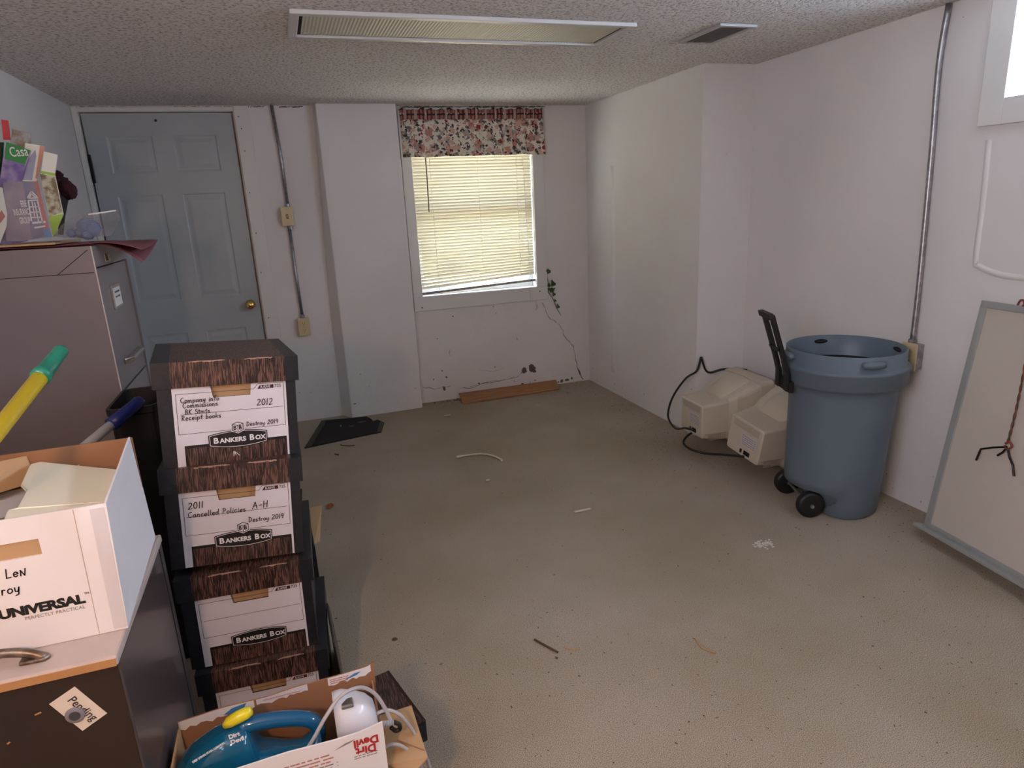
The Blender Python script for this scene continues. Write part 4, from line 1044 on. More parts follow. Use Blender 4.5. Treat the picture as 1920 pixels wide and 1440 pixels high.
# ------------------------------------------------------------------ archive boxes
BW, BD, BH, LH = .318, .370, .2655, .0635
def archive_box(label, loc, rot, lines=(), cube=True, sx=1.0):
    t = thing('archive_box', label, 'box', loc, rot, 'stack of woodgrain archive boxes')
    w, d = BW / 2 * sx, BD / 2
    H = BH - .004
    h0, h1, h2, h3 = -.044, .053, -.037, .049; hv0 = BH - LH - .030; hv1 = BH - LH + .012
    mb = MB()   # front wall with hand hole
    f = -d
    mb.box(-w, h0, f, f + .004, 0, H).box(h1, w, f, f + .004, 0, H).box(h0, h1, f, f + .004, 0, hv0).box(h0, h1, f, f + .004, hv1, H)
    mb.box(-w, -w + .004, f + .004, d, 0, H).box(w - .004, w, f + .004, d, 0, H).box(-w + .004, w - .004, d - .004, d, 0, H).box(-w + .004, w - .004, f + .004, d - .004, 0, .004)
    mb.build('body', 'card_black', t)
    MB().box(-w + .006, w - .006, f + .012, f + .016, .006, H - .004).build('inner_liner', 'card_tan', t)
    top = BH - LH + .004
    # printed white panel around the hole
    mb = MB(); yp = f - .0005
    for c in cells(-.127 * sx, .135 * sx, 0.001, top, [(h0, h1, hv0, top)]): mb.box(c[0], c[1], yp, f, c[2], c[3])
    mb.add([(h0, yp, hv0), (h2, yp, hv0), (h0, yp, hv1)], [(0, 1, 2)]).add([(h3, yp, hv0), (h1, yp, hv0), (h1, yp, hv1)], [(0, 1, 2)])
    pr = mb.build('front_label', 'card_print_white', t)
    y2 = yp - .0004
    MB().box(-.109 * sx, .130 * sx, y2, yp, .001, .056).build('black_band', 'ink_black', pr)
    MB().box(-.106 * sx, .128 * sx, y2 - .0003, y2, .001, .049).build('woodgrain_band', 'woodgrain', pr)
    zt, zb_ = top - .020, .086
    mb = MB(); lw = .0010
    mb.ribbon([(-.119, zt), (.058, zt), (.067, zt + .012), (.129, zt + .012), (.129, zb_), (-.119, zb_), (-.119, zt)], lw, y2)
    mb.ribbon([(-.113, (zt + zb_) / 2 - .001), (.124, (zt + zb_) / 2 - .001)], lw, y2)
    mb.build('ruled_frame', 'ink_black', pr)
    mb = MB(); mb.poly_xz([(.066, zt - .0008), (.105, zt - .0008), (.105, zt + .0085), (.072, zt + .0085)], y2 - .0002); mb.build('model_tag', 'ink_maroon', pr)
    text('lettering', 'R-KIVE', .0085, 'ink_white', pr, (.0735, y2 - .0004, zt + .0010), sx=.95, bold=.0001)
    text('lettering', '725', .0120, 'ink_black', pr, (.107, y2 - .0004, zt + .0004), sx=.92)
    # plaque
    cx, cz = .014, .062
    def plaque(hw_, he, hc, n=10):
        pts = [(cx - hw_ + 2 * hw_ * k / n, cz - he - (hc - he) * (1 - ((k / n) * 2 - 1) ** 2)) for k in range(n + 1)]
        return pts + [(cx + hw_ - 2 * hw_ * k / n, cz + he + (hc - he) * (1 - ((1 - k / n) * 2 - 1) ** 2)) for k in range(n + 1)]
    mb = MB(); mb.poly_xz(plaque(.069, .0145, .0225), y2 - .0006); mb.build('plaque', 'ink_black', pr)
    mb = MB(); pp = plaque(.066, .0120, .0198); mb.ribbon(pp + [pp[0]], .0013, y2 - .0008); mb.build('plaque_outline', 'ink_white', pr)
    for wd, x0, s1, s2 in (('ANKERS', None, 0, 0),):
        text('lettering', 'B', .0205, 'ink_white', pr, (cx - .0585, y2 - .001, cz - .0070), bold=.0006, sx=1.05)
        text('lettering', 'ANKERS', .0158, 'ink_white', pr, (cx - .0435, y2 - .001, cz - .0070), bold=.0006, sx=1.05)
        text('lettering', 'B', .0205, 'ink_white', pr, (cx + .0255, y2 - .001, cz - .0070), bold=.0006, sx=1.0)
        text('lettering', 'OX', .0158, 'ink_white', pr, (cx + .0395, y2 - .001, cz - .0070), bold=.0006, sx=1.0)
    if cube:
        hx = [(0, .0135), (.0125, .0085), (.0125, -.0075), (0, -.0135), (-.0125, -.0075), (-.0125, .0085)]
        cz2 = cz + .0295
        mb = MB(); mb.poly_xz([(cx + x * 1.25, cz2 + z * 1.22) for x, z in hx], y2 - .0010); mb.build('cube_ground', 'card_print_white', pr)
        mb = MB(); mb.ribbon([(cx + x, cz2 + z) for x, z in hx + [hx[0]]], .0017, y2 - .0012); mb.ribbon([(cx, cz2 + .0045), (cx, cz2 - .0135)], .0014, y2 - .0012); mb.ribbon([(cx - .0125, cz2 + .0085), (cx, cz2 + .0045), (cx + .0125, cz2 + .0085)], .0014, y2 - .0012); mb.build('cube_emblem', 'ink_black', pr)
        text('lettering', 'B', .0150, 'ink_black', pr, (cx - .0105, y2 - .0014, cz2 - .0060), bold=.0005, sx=.85)
        text('lettering', 'B', .0150, 'ink_black', pr, (cx + .0020, y2 - .0014, cz2 - .0060), bold=.0005, sx=.85)
    # lid: black ends, woodgrain middle
    lw2, ld = w + .008, d + .008
    l0, l1 = -lw2 + .040, lw2 - .032
    mb = MB(); th = .004
    for a, b, mi in ((-lw2, l0, 0), (l0, l1, 1), (l1, lw2, 0)):
        mb.box(a, b, -ld, ld, BH - th, BH, mi)
        if mi == 1:
            mb.box(a, b, -ld, -ld + .004, BH - LH, BH - th, mi)
        else: mb.box(a, b, -ld, -ld + .004, BH - LH, BH - th, mi)
        mb.box(a, b, ld - .004, ld, BH - LH, BH - th, mi)
    mb.box(-lw2, -lw2 + .004, -ld + .004, ld - .004, BH - LH, BH - th, 0); mb.box(lw2 - .004, lw2, -ld + .004, ld - .004, BH - LH, BH - th, 0)
    lid = mb.build('lid', ['card_black', 'woodgrain'], t)
    for a, b in ((-.085, -.005), (.04, .105)):
        mb = MB(); n = 12
        pts = [(a + (b - a) * k / n, BH - .001 + random.uniform(-.0012, .0012)) for k in range(n + 1)]
        for p, q in zip(pts[:-1], pts[1:]): mb.ribbon([p, q], random.uniform(.001, .0035), -ld - .0006)
        mb.box(a + .01, b - .008, -ld - .0004, -ld + .002, BH - .0005, BH + .0004)
        mb.build('worn_edge', 'card_worn', lid)
    if lines:
        for s, x, z, h, w_ in lines:
            mb = MB(); pen(mb, s, x, z, h, w_, y2 - .0016)
            mb.build('handwriting', 'pen_ink', t)
    return t
random.seed(4)
BHW = BH
# stacked from the floor up; each sits on the lid below
q1 = archive_box('lowest archive box of the stack, half hidden behind the vacuum carton', (-.186, 1.836, 0), (0, math.radians(.4), math.radians(-2.4)), cube=False)
q2 = archive_box('third archive box down with a blank label', (-.202, 1.853, .2685), (0, math.radians(1.4), math.radians(-1.3)), cube=False)
q3 = archive_box('second archive box from the top, handwritten 2011 Cancelled Policies', (-.211, 1.868, .5420), (math.radians(-2.4), math.radians(4.2), math.radians(.7)),
                 lines=[('2011', -.108, .157, .0165, .0021), ('Cancelled Policies', -.110, .1345, .0142, .0018), ('A-H', .040, .1385, .018, .0020), ('Destroy 2019', .028, .104, .0125, .0017)])
q4 = archive_box('topmost archive box, handwritten Company info Commissions 2012', (-.208, 1.896, .8000), (math.radians(-2.6), math.radians(4.8), math.radians(7)),
                 lines=[('Company info', -.110, .1645, .0122, .0016), ('Commissions', -.106, .1515, .0122, .0016), ('BK Stmts', -.102, .1355, .0118, .0016), ('Receipt books', -.111, .121, .0125, .0016), ('2012', .062, .143, .0160, .0018), ('Destroy 2019', .034, .092, .0112, .0015)])
mb = MB(); mb.ribbon([(.0, .030), (.0, .018), (.003, .030), (.005, .020)], .0012, -BD / 2 - .0022); mb.ribbon([(.004, .028), (.014, .018)], .0012, -BD / 2 - .0022); mb.build('scratch', 'ink_white', q4)

# boxes behind the stack
def plain_box(name, label, cat, x0, x1, y0, y1, z0, z1, m, rz=0, lid=True):
    t = thing(name, label, cat, ((x0 + x1) / 2, (y0 + y1) / 2, z0), (0, 0, rz))
    w, d, h = (x1 - x0) / 2, (y1 - y0) / 2, z1 - z0
    mb = MB().box(-w, -w + .004, -d, d, 0, h).box(w - .004, w, -d, d, 0, h).box(-w + .004, w - .004, -d, -d + .004, 0, h).box(-w + .004, w - .004, d - .004, d, 0, h).box(-w, w, -d, d, 0, .003)
    mb.build('body', m, t)
    return t
rb = plain_box('storage_carton', 'dark open carton standing behind the archive box stack', 'box', -.36, -.032, 2.105, 2.48, 0, .33, 'card_black', math.radians(2))
P = [at(577, 955, 2, .46), at(608, 947, 2, .47), at(592, 1016, 2, .40), at(572, 1018, 2, .40)]
rl_ = Vector(rb.location)
fl1 = MB(); P = [Vector((-.032, 2.14, .318)), Vector((-.040, 2.44, .318)), Vector((.022, 2.46, .312)), Vector((-.012, 2.17, .310))]; fl1.prism([p - rl_ for p in P], (0, 0, .004)); fl1.build('flap', 'card_tan', rb)
MB().prism([p - rl_ for p in [Vector((-.34, 2.47, .32)), Vector((-.05, 2.47, .32)), Vector((-.04, 2.50, .38)), Vector((-.33, 2.50, .38))]], (0, .004, 0)).build('flap', 'card_black', rb)
# black plastic sack-like bag leaning low beside the stack
sk = MB(); rings = []
for k, (zz, ex, ey) in enumerate([(0, .0, .0), (.0005, .055, .20), (.05, .066, .22), (.12, .058, .20), (.20, .040, .16), (.26, .018, .09), (.285, .004, .02)]):
    rings.append([(-.06 + ex * math.cos(2 * PI * q / 14) * random.uniform(.92, 1.05), 2.0 - .02 * k + ey * math.sin(2 * PI * q / 14), zz) for q in range(14)])
# (kept slim so it stays between the stack and the open carpet)
bs = thing('tape_roll_bag', 'slim black plastic sleeve leaning beside the lower archive boxes', 'plastic sleeve', (-.005, 1.83, 0))
P = [Vector((.000, 1.985, 0)), Vector((.004, 1.68, 0)), Vector((-.002, 1.66, .10)), Vector((-.010, 1.70, .22)), Vector((-.014, 1.80, .30)), Vector((-.010, 1.93, .20))]
MB().prism(P, (.006, 0, 0)).build('sleeve', 'black_gloss', bs, world=True, bevel=.002)
# added black bin shape, stands in for the shadow low on the cabinet front
bb = thing('shadow_stand_in_bin', 'added black bin shape standing in for shadow on the filing cabinet front', 'bin', (-.478, 2.24, 0))
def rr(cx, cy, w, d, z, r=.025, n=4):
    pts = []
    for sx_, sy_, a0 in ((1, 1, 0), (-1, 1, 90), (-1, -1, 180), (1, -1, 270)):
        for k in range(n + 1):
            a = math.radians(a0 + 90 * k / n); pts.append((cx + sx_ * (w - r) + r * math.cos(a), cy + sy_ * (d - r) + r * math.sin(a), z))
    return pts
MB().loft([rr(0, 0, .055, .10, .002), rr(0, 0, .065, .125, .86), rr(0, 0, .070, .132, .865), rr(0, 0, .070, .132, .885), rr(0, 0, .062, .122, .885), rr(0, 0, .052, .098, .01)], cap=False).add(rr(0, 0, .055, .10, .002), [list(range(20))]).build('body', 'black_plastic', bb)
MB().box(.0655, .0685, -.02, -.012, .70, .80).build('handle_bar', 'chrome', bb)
# ------------------------------------------------------------------ poles
yp = thing('mop_pole', 'yellow pole with green cap leaning at the left edge', 'pole', (-.95, 1.05, 0))
tip = CC + (CF + CR * ((119 - 960) / FPX) - CU * ((652 - 720) / FPX)) * 1.22
low = CC + (CF + CR * ((-8 - 960) / FPX) - CU * ((812 - 720) / FPX)) * 1.05
dr_ = (low - tip).normalized()
L = (tip - low).length
end = tip + dr_ * 1.0
kz = (tip.z - .0) / -dr_.z
kx = (tip.x - (XL + .03)) / -dr_.x if dr_.x < 0 else 9
end = tip + dr_ * min(kz, kx)
yp.location = (end.x, end.y, 0)
cap_l = .085
cpt = tip + dr_ * cap_l
MB().tube([cpt - dr_ * .004, end], .0135, 16).build('shaft', 'pole_yellow', yp, world=True, smooth=True)
MB().tube([cpt + dr_ * .002, cpt - dr_ * .012, cpt - dr_ * .013, tip + dr_ * .030, tip + dr_ * .010, tip + dr_ * .003, tip], [.0165, .0160, .0150, .0125, .0125, .009, .003], 16).build('cap', 'cap_green', yp, world=True, smooth=True)
side_ = dr_.cross(CF).normalized()
MB().tube([tip + dr_ * .024 - CF * .0145, tip + dr_ * .024 - CF * .011], .0048, 10).build('hang_hole', 'ink_black', yp, world=True)
MB().tube([cpt - CF * .0126 + side_ * .004, end - CF * .0126 + side_ * .004], .0012, 6).build('ridge', 'pole_yellow', yp, world=True)
bp_ = thing('broom_pole', 'white pole with navy blue grip leaning behind the Universal box', 'pole', (-.9, 1.9, 0))
tip = CC + (CF + CR * ((267 - 960) / FPX) - CU * ((748 - 720) / FPX)) * 1.93
low = CC + (CF + CR * ((175 - 960) / FPX) - CU * ((824 - 720) / FPX)) * 1.80
dr_ = (low - tip).normalized(); kx = (tip.x - (XL + .02)) / -dr_.x; kz = tip.z / -dr_.z
end = tip + dr_ * min(kx, kz); bp_.location = (end.x, end.y, 0)
cpt = tip + dr_ * .118
MB().tube([cpt - dr_ * .004, end], .0135, 14).build('shaft', 'pole_white', bp_, world=True, smooth=True)
MB().tube([cpt, cpt - dr_ * .03, tip + dr_ * .045, tip + dr_ * .012, tip + dr_ * .003, tip], [.0205, .0185, .0180, .0175, .012, .004], 14).build('grip', 'cap_blue', bp_, world=True, smooth=True)
MB().tube([tip + dr_ * .024 - CF * .0195, tip + dr_ * .024 - CF * .012], .007, 10).build('hang_hole', 'ink_black', bp_, world=True)

# ------------------------------------------------------------------ vacuum carton with handheld cleaner
VX0, VX1, VY0, VY1, VZ = -.346, .070, 1.186, 1.362, .365
vb = thing('vacuum_carton', 'open cardboard carton printed Dirt Devil upside down, in front of the archive boxes', 'box', ((VX0 + VX1) / 2, (VY0 + VY1) / 2, 0))
fr = [(VX0, VZ - .02), (-.23, VZ - .006), (-.12, VZ - .001), (-.03, VZ - .004), (.02, VZ - .002), (.052, VZ + .004), (VX1, VZ + .008)]
MB().prism([(VX0, VY0, 0), (VX1, VY0, 0)] + [(x, VY0, z) for x, z in reversed(fr)], (0, .004, 0)).build('front_panel', 'card_white', vb, world=True)
bk = [(VX0, VZ + .002), (-.25, VZ + .010), (-.16, VZ + .008), (-.10, VZ + .014), (0.0, VZ + .016), (.06, VZ + .020), (VX1 + .006, VZ + .028)]
MB().prism([(VX0, VY1 - .004, 0), (VX1, VY1 - .004, 0)] + [(x, VY1 - .004, z) for x, z in reversed(bk)], (0, .004, 0)).build('back_panel', 'card_brown', vb, world=True)
MB().box(VX0, VX0 + .004, VY0 + .004, VY1 - .004, 0, VZ - .012).build('side_panel', 'card_tan', vb, world=True)
MB().prism([(VX1 - .004, VY0 + .004, 0), (VX1 - .004, VY1 - .004, 0), (VX1 - .004, VY1 - .004, VZ - .02), (VX1 - .004, VY0 + .09, VZ - .07), (VX1 - .004, VY0 + .02, VZ - .075), (VX1 - .004, VY0 + .004, VZ - .03)], (.004, 0, 0)).build('side_panel', 'card_brown', vb, world=True)
MB().box(VX0 + .004, VX1 - .004, VY0 + .004, VY1 - .004, .001, .005).build('bottom_panel', 'card_brown', vb, world=True)
# printed paper left along the torn top edge of the back panel
random.seed(8)
def torn_strip(x0, x1, m, hh):
    n = 14; up = []; dn = []
    for k in range(n + 1):
        x = x0 + (x1 - x0) * k / n
        for (xa, za), (xb, zb) in zip(bk[:-1], bk[1:]):
            if xa <= x <= xb: zt = za + (zb - za) * (x - xa) / (xb - xa)
        up.append((x, VY1 - .0046, zt + .0005)); dn.append((x, VY1 - .0046, zt - hh * random.uniform(.75, 1.15)))
    return MB().prism(up + dn[::-1], (0, .0004, 0)).build('torn_print', m, vb, world=True)
torn_strip(VX0 + .002, -.19, 'card_white', .021); torn_strip(-.185, -.075, 'card_print_white', .016); torn_strip(-.03, .068, 'card_white', .020)
mb = MB(); mb.poly_xz([(-.255, VZ - .008), (-.235, VZ + .004), (-.205, VZ + .008), (-.212, VZ - .004), (-.24, VZ - .010)], VY1 - .0050); mb.build('blue_print', 'ink_blue', vb, world=True); mb = MB(); mb.poly_xz([(.005, VZ + .0), (.03, VZ + .012), (.045, VZ + .013), (.035, VZ + .006)], VY1 - .0050); mb.build('blue_print', 'ink_blue', vb, world=True)
mb = MB()
for r in range(3):
    x = -.025
    while x < .012: mb.ribbon([(x, VZ + .010 - r * .005), (x + .004, VZ + .0105 - r * .005)], .0022, VY1 - .0051); x += random.uniform(.005, .007)
x = -.17
while x < -.095: mb.ribbon([(x, VZ + .003), (x + .003, VZ + .003)], .0020, VY1 - .0051); x += random.uniform(.004, .006)
mb.build('small_print', 'ink_red_faint', vb, world=True)['kind'] = 'stuff'
v0 = Vector(vb.location)
def flip(nm, s, size, m, x, z, **k): return text(nm, s, size, m, vb, Vector((x, VY0 - .0008, z)) - v0, (PI / 2, PI, 0), **k)
flip('lettering', 'Dirt', .026, 'ink_red', .051, .326, bold=.0009, sx=.95)
flip('lettering', 'Devil', .026, 'ink_red', .058, .346, bold=.0009, sx=.95)
flip('lettering', 'POWER', .026, 'ink_lime', -.010, .279, bold=.0008, sx=1.0, shear=.2)
flip('lettering_shadow', 'POWER', .026, 'ink_black', -.0088, .2778, bold=.0018, sx=1.0, shear=.2).location.y += .0003
mb = MB(); yv = VY0 - .0006
for r, (x0, x1, m) in enumerate([(-.155, -.045, 0), (-.150, -.042, 0), (-.085, -.040, 0)]):
    x = x0
    while x < x1: mb.ribbon([(x, .330 - r * .0085), (x + random.uniform(.005, .010), .330 - r * .0085)], .0034, yv); x += random.uniform(.010, .014)
mb.build('small_print', 'ink_red_faint', vb, world=True)['kind'] = 'stuff'
mb = MB()
for r in range(3):
    x = -.105 + r * .004
    while x < -.04: mb.ribbon([(x, .305 - r * .0085), (x + random.uniform(.004, .009), .305 - r * .0085)], .0032, yv); x += random.uniform(.009, .012)
    mb.ribbon([(-.031, .307 - r * .0085), (-.0295, .307 - r * .0085)], .0018, yv)
for r in range(2):
    x = .005
    while x < .048: mb.ribbon([(x, .3065 - r * .0055), (x + .005, .3065 - r * .0055)], .0022, yv); x += random.uniform(.007, .009)
mb.poly_xz([(-.035, .336), (.0, .345), (.012, .351), (-.01, .347)], yv); mb.build('small_print', 'ink_grey', vb, world=True)['kind'] = 'stuff'

# handheld cleaner in the carton
vc = thing('handheld_cleaner', 'clear blue handheld carpet cleaner with yellow trigger in the carton', 'vacuum cleaner', (-.13, 1.275, .10))
YC = 1.272
def sect(cx, cz, hx_, hz_, n=16):
    pass
# body lofted along x: (x, zlow, zhigh, half thickness)
def zc_(px, py): return at(px, py, 1, YC)
secs = []
for px, py, th in [(326, 1446, .012), (333, 1432, .030), (345, 1415, .042), (365, 1397, .049), (400, 1375, .053), (430, 1362, .053), (452, 1356, .050), (468, 1362, .050), (478, 1382, .052), (492, 1396, .054), (530, 1400, .055), (565, 1396, .054), (585, 1378, .051), (598, 1352, .046)]:
    p = zc_(px, py); secs.append((p.x, p.z - .17, p.z, th))
rings = []
for x, zl, zh, th in secs:
    cz, hz = (zl + zh) / 2, (zh - zl) / 2; ring = []
    for q in range(18):
        a = 2 * PI * q / 18; ca, sa = math.cos(a), math.sin(a)
        ring.append((x, YC + th * (abs(ca) ** .7) * (1 if ca > 0 else -1), cz + hz * (abs(sa) ** .8) * (1 if sa > 0 else -1)))
    rings.append(ring)
MB().loft(rings).build('tank', 'vac_blue', vc, world=True, smooth=True)
hpth = [zc_(*p) for p in [(436, 1372), (462, 1360), (495, 1352), (530, 1348), (565, 1347), (588, 1352), (597, 1366), (596, 1386)]]
mb = MB(); pts = smooth_path(hpth, 4)
mb.tube(pts, [.013 if i < 3 else .0165 for i in range(len(pts))], 12)
mb.build('handle', 'vac_blue_dark', vc, world=True, smooth=True)
tp = [at(*p, 1, YC - .004) for p in [(420, 1362), (430, 1354), (446, 1345), (462, 1337), (472, 1332)]]
MB().tube(tp, [.006, .012, .0135, .013, .008], 10).build('trigger', 'vac_yellow', vc, world=True, smooth=True)
rings = []
for x, cz, hz, th in [(-.024, .345, .055, .046), (-.005, .345, .056, .05), (.02, .338, .052, .05), (.045, .330, .044, .046), (.060, .322, .034, .036), (.064, .318, .02, .02)]:
    rings.append([(x, YC + th * math.cos(2 * PI * q / 18), cz + hz * math.sin(2 * PI * q / 18)) for q in range(18)])
MB().loft(rings).build('motor_housing', 'vac_white', vc, world=True, smooth=True)
MB().box(-.008, .018, YC - .034, YC - .010, .383, .394).build('latch', 'chrome', vc, world=True, bevel=.003)
t = text('lettering', 'Dirt\nDevil', .0135, 'ink_white', vc, at(430, 1386, 1, YC - .0545) - Vector(vc.location), (PI / 2, -.12, 0), bold=.0006, sx=.9)
text('lettering', 'DEEP DOWN STAIN CLEANING', .0066, 'ink_white', vc, at(362, 1431, 1, YC - .0565) - Vector(vc.location), (PI / 2, -.38, 0), bold=.0003, sx=.72)
cw = [at(x, y, 1, yy) for x, y, yy in [(560, 1425, 1.215), (585, 1390, 1.212), (610, 1345, 1.212), (640, 1304, 1.23), (675, 1289, 1.25), (702, 1300, 1.26), (720, 1325, 1.26), (733, 1352, 1.255)]]
MB().tube(smooth_path(cw, 5), .0042, 8).build('cord', 'vac_cord', vc, world=True, smooth=True)
cw = [at(x, y, 1, 1.262) for x, y in [(702, 1341), (718, 1333), (735, 1333), (755, 1345), (775, 1372), (793, 1405), (806, 1440), (812, 1475)]]
cw[-1] = Vector((cw[-1].x, 1.262, cw[-1].z)); cw += [Vector((.172, 1.262, .06)), Vector((.18, 1.25, .006))]
MB().tube(smooth_path(cw, 5), .0042, 8).build('cord', 'vac_cord', vc, world=True, smooth=True)
cw = [at(x, y, 1, 1.235) for x, y in [(722, 1402), (735, 1396), (755, 1400), (778, 1420), (792, 1445)]] + [Vector((.150, 1.235, .10)), Vector((.155, 1.24, .006))]
MB().tube(smooth_path(cw, 5), .0042, 8).build('cord', 'vac_cord', vc, world=True, smooth=True)
pa, pb = at(718, 1358, 1, 1.25), at(738, 1354, 1, 1.25)
pts = [pa.lerp(pb, k / 12) for k in range(13)]
MB().tube(pts, [.0075 if k % 2 else .0058 for k in range(13)], 10).build('strain_relief', 'vac_cord', vc, world=True)
MB().tube(smooth_path([pb, at(748, 1358, 1, 1.25), at(750, 1366, 1, 1.25), at(742, 1370, 1, 1.25), at(733, 1364, 1, 1.25)], 4), .0050, 8).build('plug', 'black_plastic', vc, world=True, smooth=True)

# tan flap of the carton and the loose lid behind it
P = [Vector((VX1 + .002, 1.340, .255)), Vector((.150, 1.335, .262)), Vector((.158, 1.20, .232)), Vector((.120, 1.195, .205)), Vector((VX1 + .002, 1.215, .230))]
MB().prism([p - v0 for p in P], (0, 0, .004)).build('side_flap', 'card_tan', vb)
mb = MB(); mb.add([(.10, 1.262, .2405), (.1005, 1.266, .2408), (.1545, 1.213, .2395), (.154, 1.209, .2392)], [(0, 1, 2, 3)]); mb.v = [tuple(Vector(p) - v0 + Vector((0, 0, .006))) for p in mb.v]; mb.build('slit', 'card_brown', vb)
ll = thing('box_lid', 'loose woodgrain archive box lid leaning behind the vacuum carton', 'box lid', (.06, 1.53, 0))
A, B_, C_, D_ = Vector((.010, 1.62, .135)), Vector((.132, 1.655, .130)), Vector((.196, 1.455, .105)), Vector((.040, 1.395, .12))
mb = MB(); mb.prism([A, B_, C_, D_], (0, 0, -.004), 1)
for p, q in ((A, B_), (B_, C_), (C_, D_), (D_, A)): mb.prism([p, q, Vector((q.x, q.y, q.z - .064)), Vector((p.x, p.y, p.z - .064))], ((A + B_ + C_ + D_) / 4 - (p + q) / 2).normalized() * .004, 0)
mb.build('lid_shell', ['card_black', 'woodgrain'], ll, world=True)
MB().prism([Vector((.125, 1.652, .1308)), B_ + Vector((0, 0, .0006)), C_ + Vector((0, 0, .0006)), Vector((.185, 1.46, .1062))], (0, 0, .0004)).build('edge_line', 'ink_maroon', ll, world=True)
MB().box(.03, .12, 1.46, 1.58, 0, .062).build('packing', 'card_brown', ll, world=True)

# ------------------------------------------------------------------ floor pieces
pk_ = tag(MB().hexa([(1.105, 4.500, .001), (1.880, 4.520, .001), (1.912, 4.662, .036), (1.118, 4.662, .036), (1.105, 4.500, .010), (1.880, 4.520, .010), (1.912, 4.662, .045), (1.118, 4.662, .045)]).build('wood_plank', 'plank', bevel=.002), 'reddish brown wooden plank leaning against the wall under the window', 'plank')
fm = thing('floor_mat', 'torn black rubber floor mat by the pillar', 'mat', (.22, 4.33, 0))
mp_ = [(-.028, 4.065), (.458, 4.150), (.505, 4.340), (.500, 4.345), (.470, 4.42), (.440, 4.40), (.430, 4.47), (.405, 4.535), (.300, 4.548), (.105, 4.585)]
MB().prism([(x, y, .001) for x, y in mp_], (0, 0, .006)).build('pile', 'mat_black', fm, world=True)
MB().prism([(-.028, 4.065, .0072), (.012, 4.072, .0072), (.140, 4.58, .0072), (.105, 4.585, .0072)], (0, 0, .001)).build('edge_strip', 'mat_edge', fm, world=True)
MB().prism([(.428, 4.145, .0072), (.458, 4.150, .0072), (.505, 4.340, .0072), (.480, 4.365, .0072)], (0, 0, .001)).build('edge_strip', 'mat_edge', fm, world=True)
mb = MB()
for cx, cy, a, b in [(.36, 4.42, .03, .008), (.29, 4.36, .018, .006), (.22, 4.40, .006, .02)]:
    mb = MB().add([(cx + a * math.cos(2 * PI * k / 9) * random.uniform(.6, 1.2), cy + b * math.sin(2 * PI * k / 9) * random.uniform(.6, 1.2), .0075) for k in range(9)], [list(range(9))])
    mb.build('scuff', 'mat_scuff', fm, world=True)

def fl3(px, py, z=0): return at(px, py, 2, z)
cbl = thing('cable_piece', 'short bent white cable lying on the carpet', 'cable', fl3(900, 855))
pts = [fl3(x, y, .007) for x, y in [(858, 856), (880, 853), (905, 851), (925, 855), (940, 862)]]
MB().tube(smooth_path(pts, 5), .0055, 8).build('cord', 'pale_plastic', cbl, world=True, smooth=True)
MB().tube([fl3(856, 857, .008), fl3(866, 855, .008)], .008, 8).build('plug', 'pale_plastic', cbl, world=True)
MB().tube([fl3(936, 860, .008), fl3(941, 863, .008)], .007, 8).build('connector', 'pale_plastic', cbl, world=True)
def bit(name, label, cat, pts, r, m, z=None):
    z = r if z is None else z
    o = MB().tube(smooth_path([fl3(x, y, z) for x, y in pts], 3), r, 7).build(name, m, smooth=True); return tag(o, label, cat)
bit('plastic_tube', 'tiny white plastic tube on the carpet below the cable', 'debris', [(911, 901), (918, 900)], .006, 'pale_plastic')
bit('plastic_strip', 'white plastic strip with a knob on the middle of the carpet', 'debris', [(1077, 960), (1092, 957), (1107, 954)], .005, 'pale_plastic')
bit('twig', 'dark curved twig in the foreground carpet, leftmost of the pair', 'twig', [(1002, 1199), (1022, 1210), (1046, 1223)], .0035, 'twig')
bit('twig', 'short pale twig right of the dark curved twig', 'twig', [(1057, 1213), (1070, 1217), (1086, 1216)], .003, 'card_tan')
bit('twig', 'thin curved tan twig on the carpet right of centre', 'twig', [(1303, 1197), (1316, 1214), (1342, 1224)], .003, 'card_tan')
bit('twig', 'thin brown twig just below the black mat', 'twig', [(638, 834), (652, 836), (665, 835)], .003, 'twig')
bit('twig', 'small dark twig below the black mat near the boxes', 'twig', [(628, 851), (635, 853)], .004, 'twig')
bit('straw', 'pale straw on the carpet right of the pillar', 'debris', [(833, 779), (845, 778)], .003, 'pale_plastic')
c = fl3(618, 951)
tag(MB().prism([(c.x + .022 * math.cos(2 * PI * k / 11) * random.uniform(.5, 1.3), c.y + .03 * math.sin(2 * PI * k / 11) * random.uniform(.6, 1.2), .004 + random.uniform(0, .006)) for k in range(11)], (0, 0, .001)).build('dead_leaf', 'dead_leaf'), 'orange brown dead leaf on the carpet beside the box stack', 'leaf')
for px, py, r, lab in [(740, 1200, .011, 'small brown leaf scrap on the carpet right of the lower boxes')]:
    c = fl3(px, py); tag(MB().prism([(c.x + r * math.cos(2 * PI * k / 9) * random.uniform(.5, 1.2), c.y + r * .8 * math.sin(2 * PI * k / 9), .003) for k in range(9)], (0, 0, .001)).build('leaf_scrap', 'twig'), lab, 'leaf')
c = fl3(1432, 1021)
mb = MB(); random.seed(13)
for k in range(70):
    a = random.uniform(0, 2 * PI); r = .05 * math.sqrt(random.random()) * random.random() ** .3; x, y = c.x + r * math.cos(a) * 1.2, c.y + r * math.sin(a) * .8; s = random.uniform(.003, .008)
    mb.add([(x - s, y, .0012), (x, y - s * .7, .0012), (x + s, y, .0012), (x, y + s * .7, .0016)], [(0, 1, 2, 3)])
o = tag(mb.build('plaster_dust', 'dust_white'), 'white plaster dust patch on the carpet left of the whiteboard', 'dust'); o['kind'] = 'stuff'
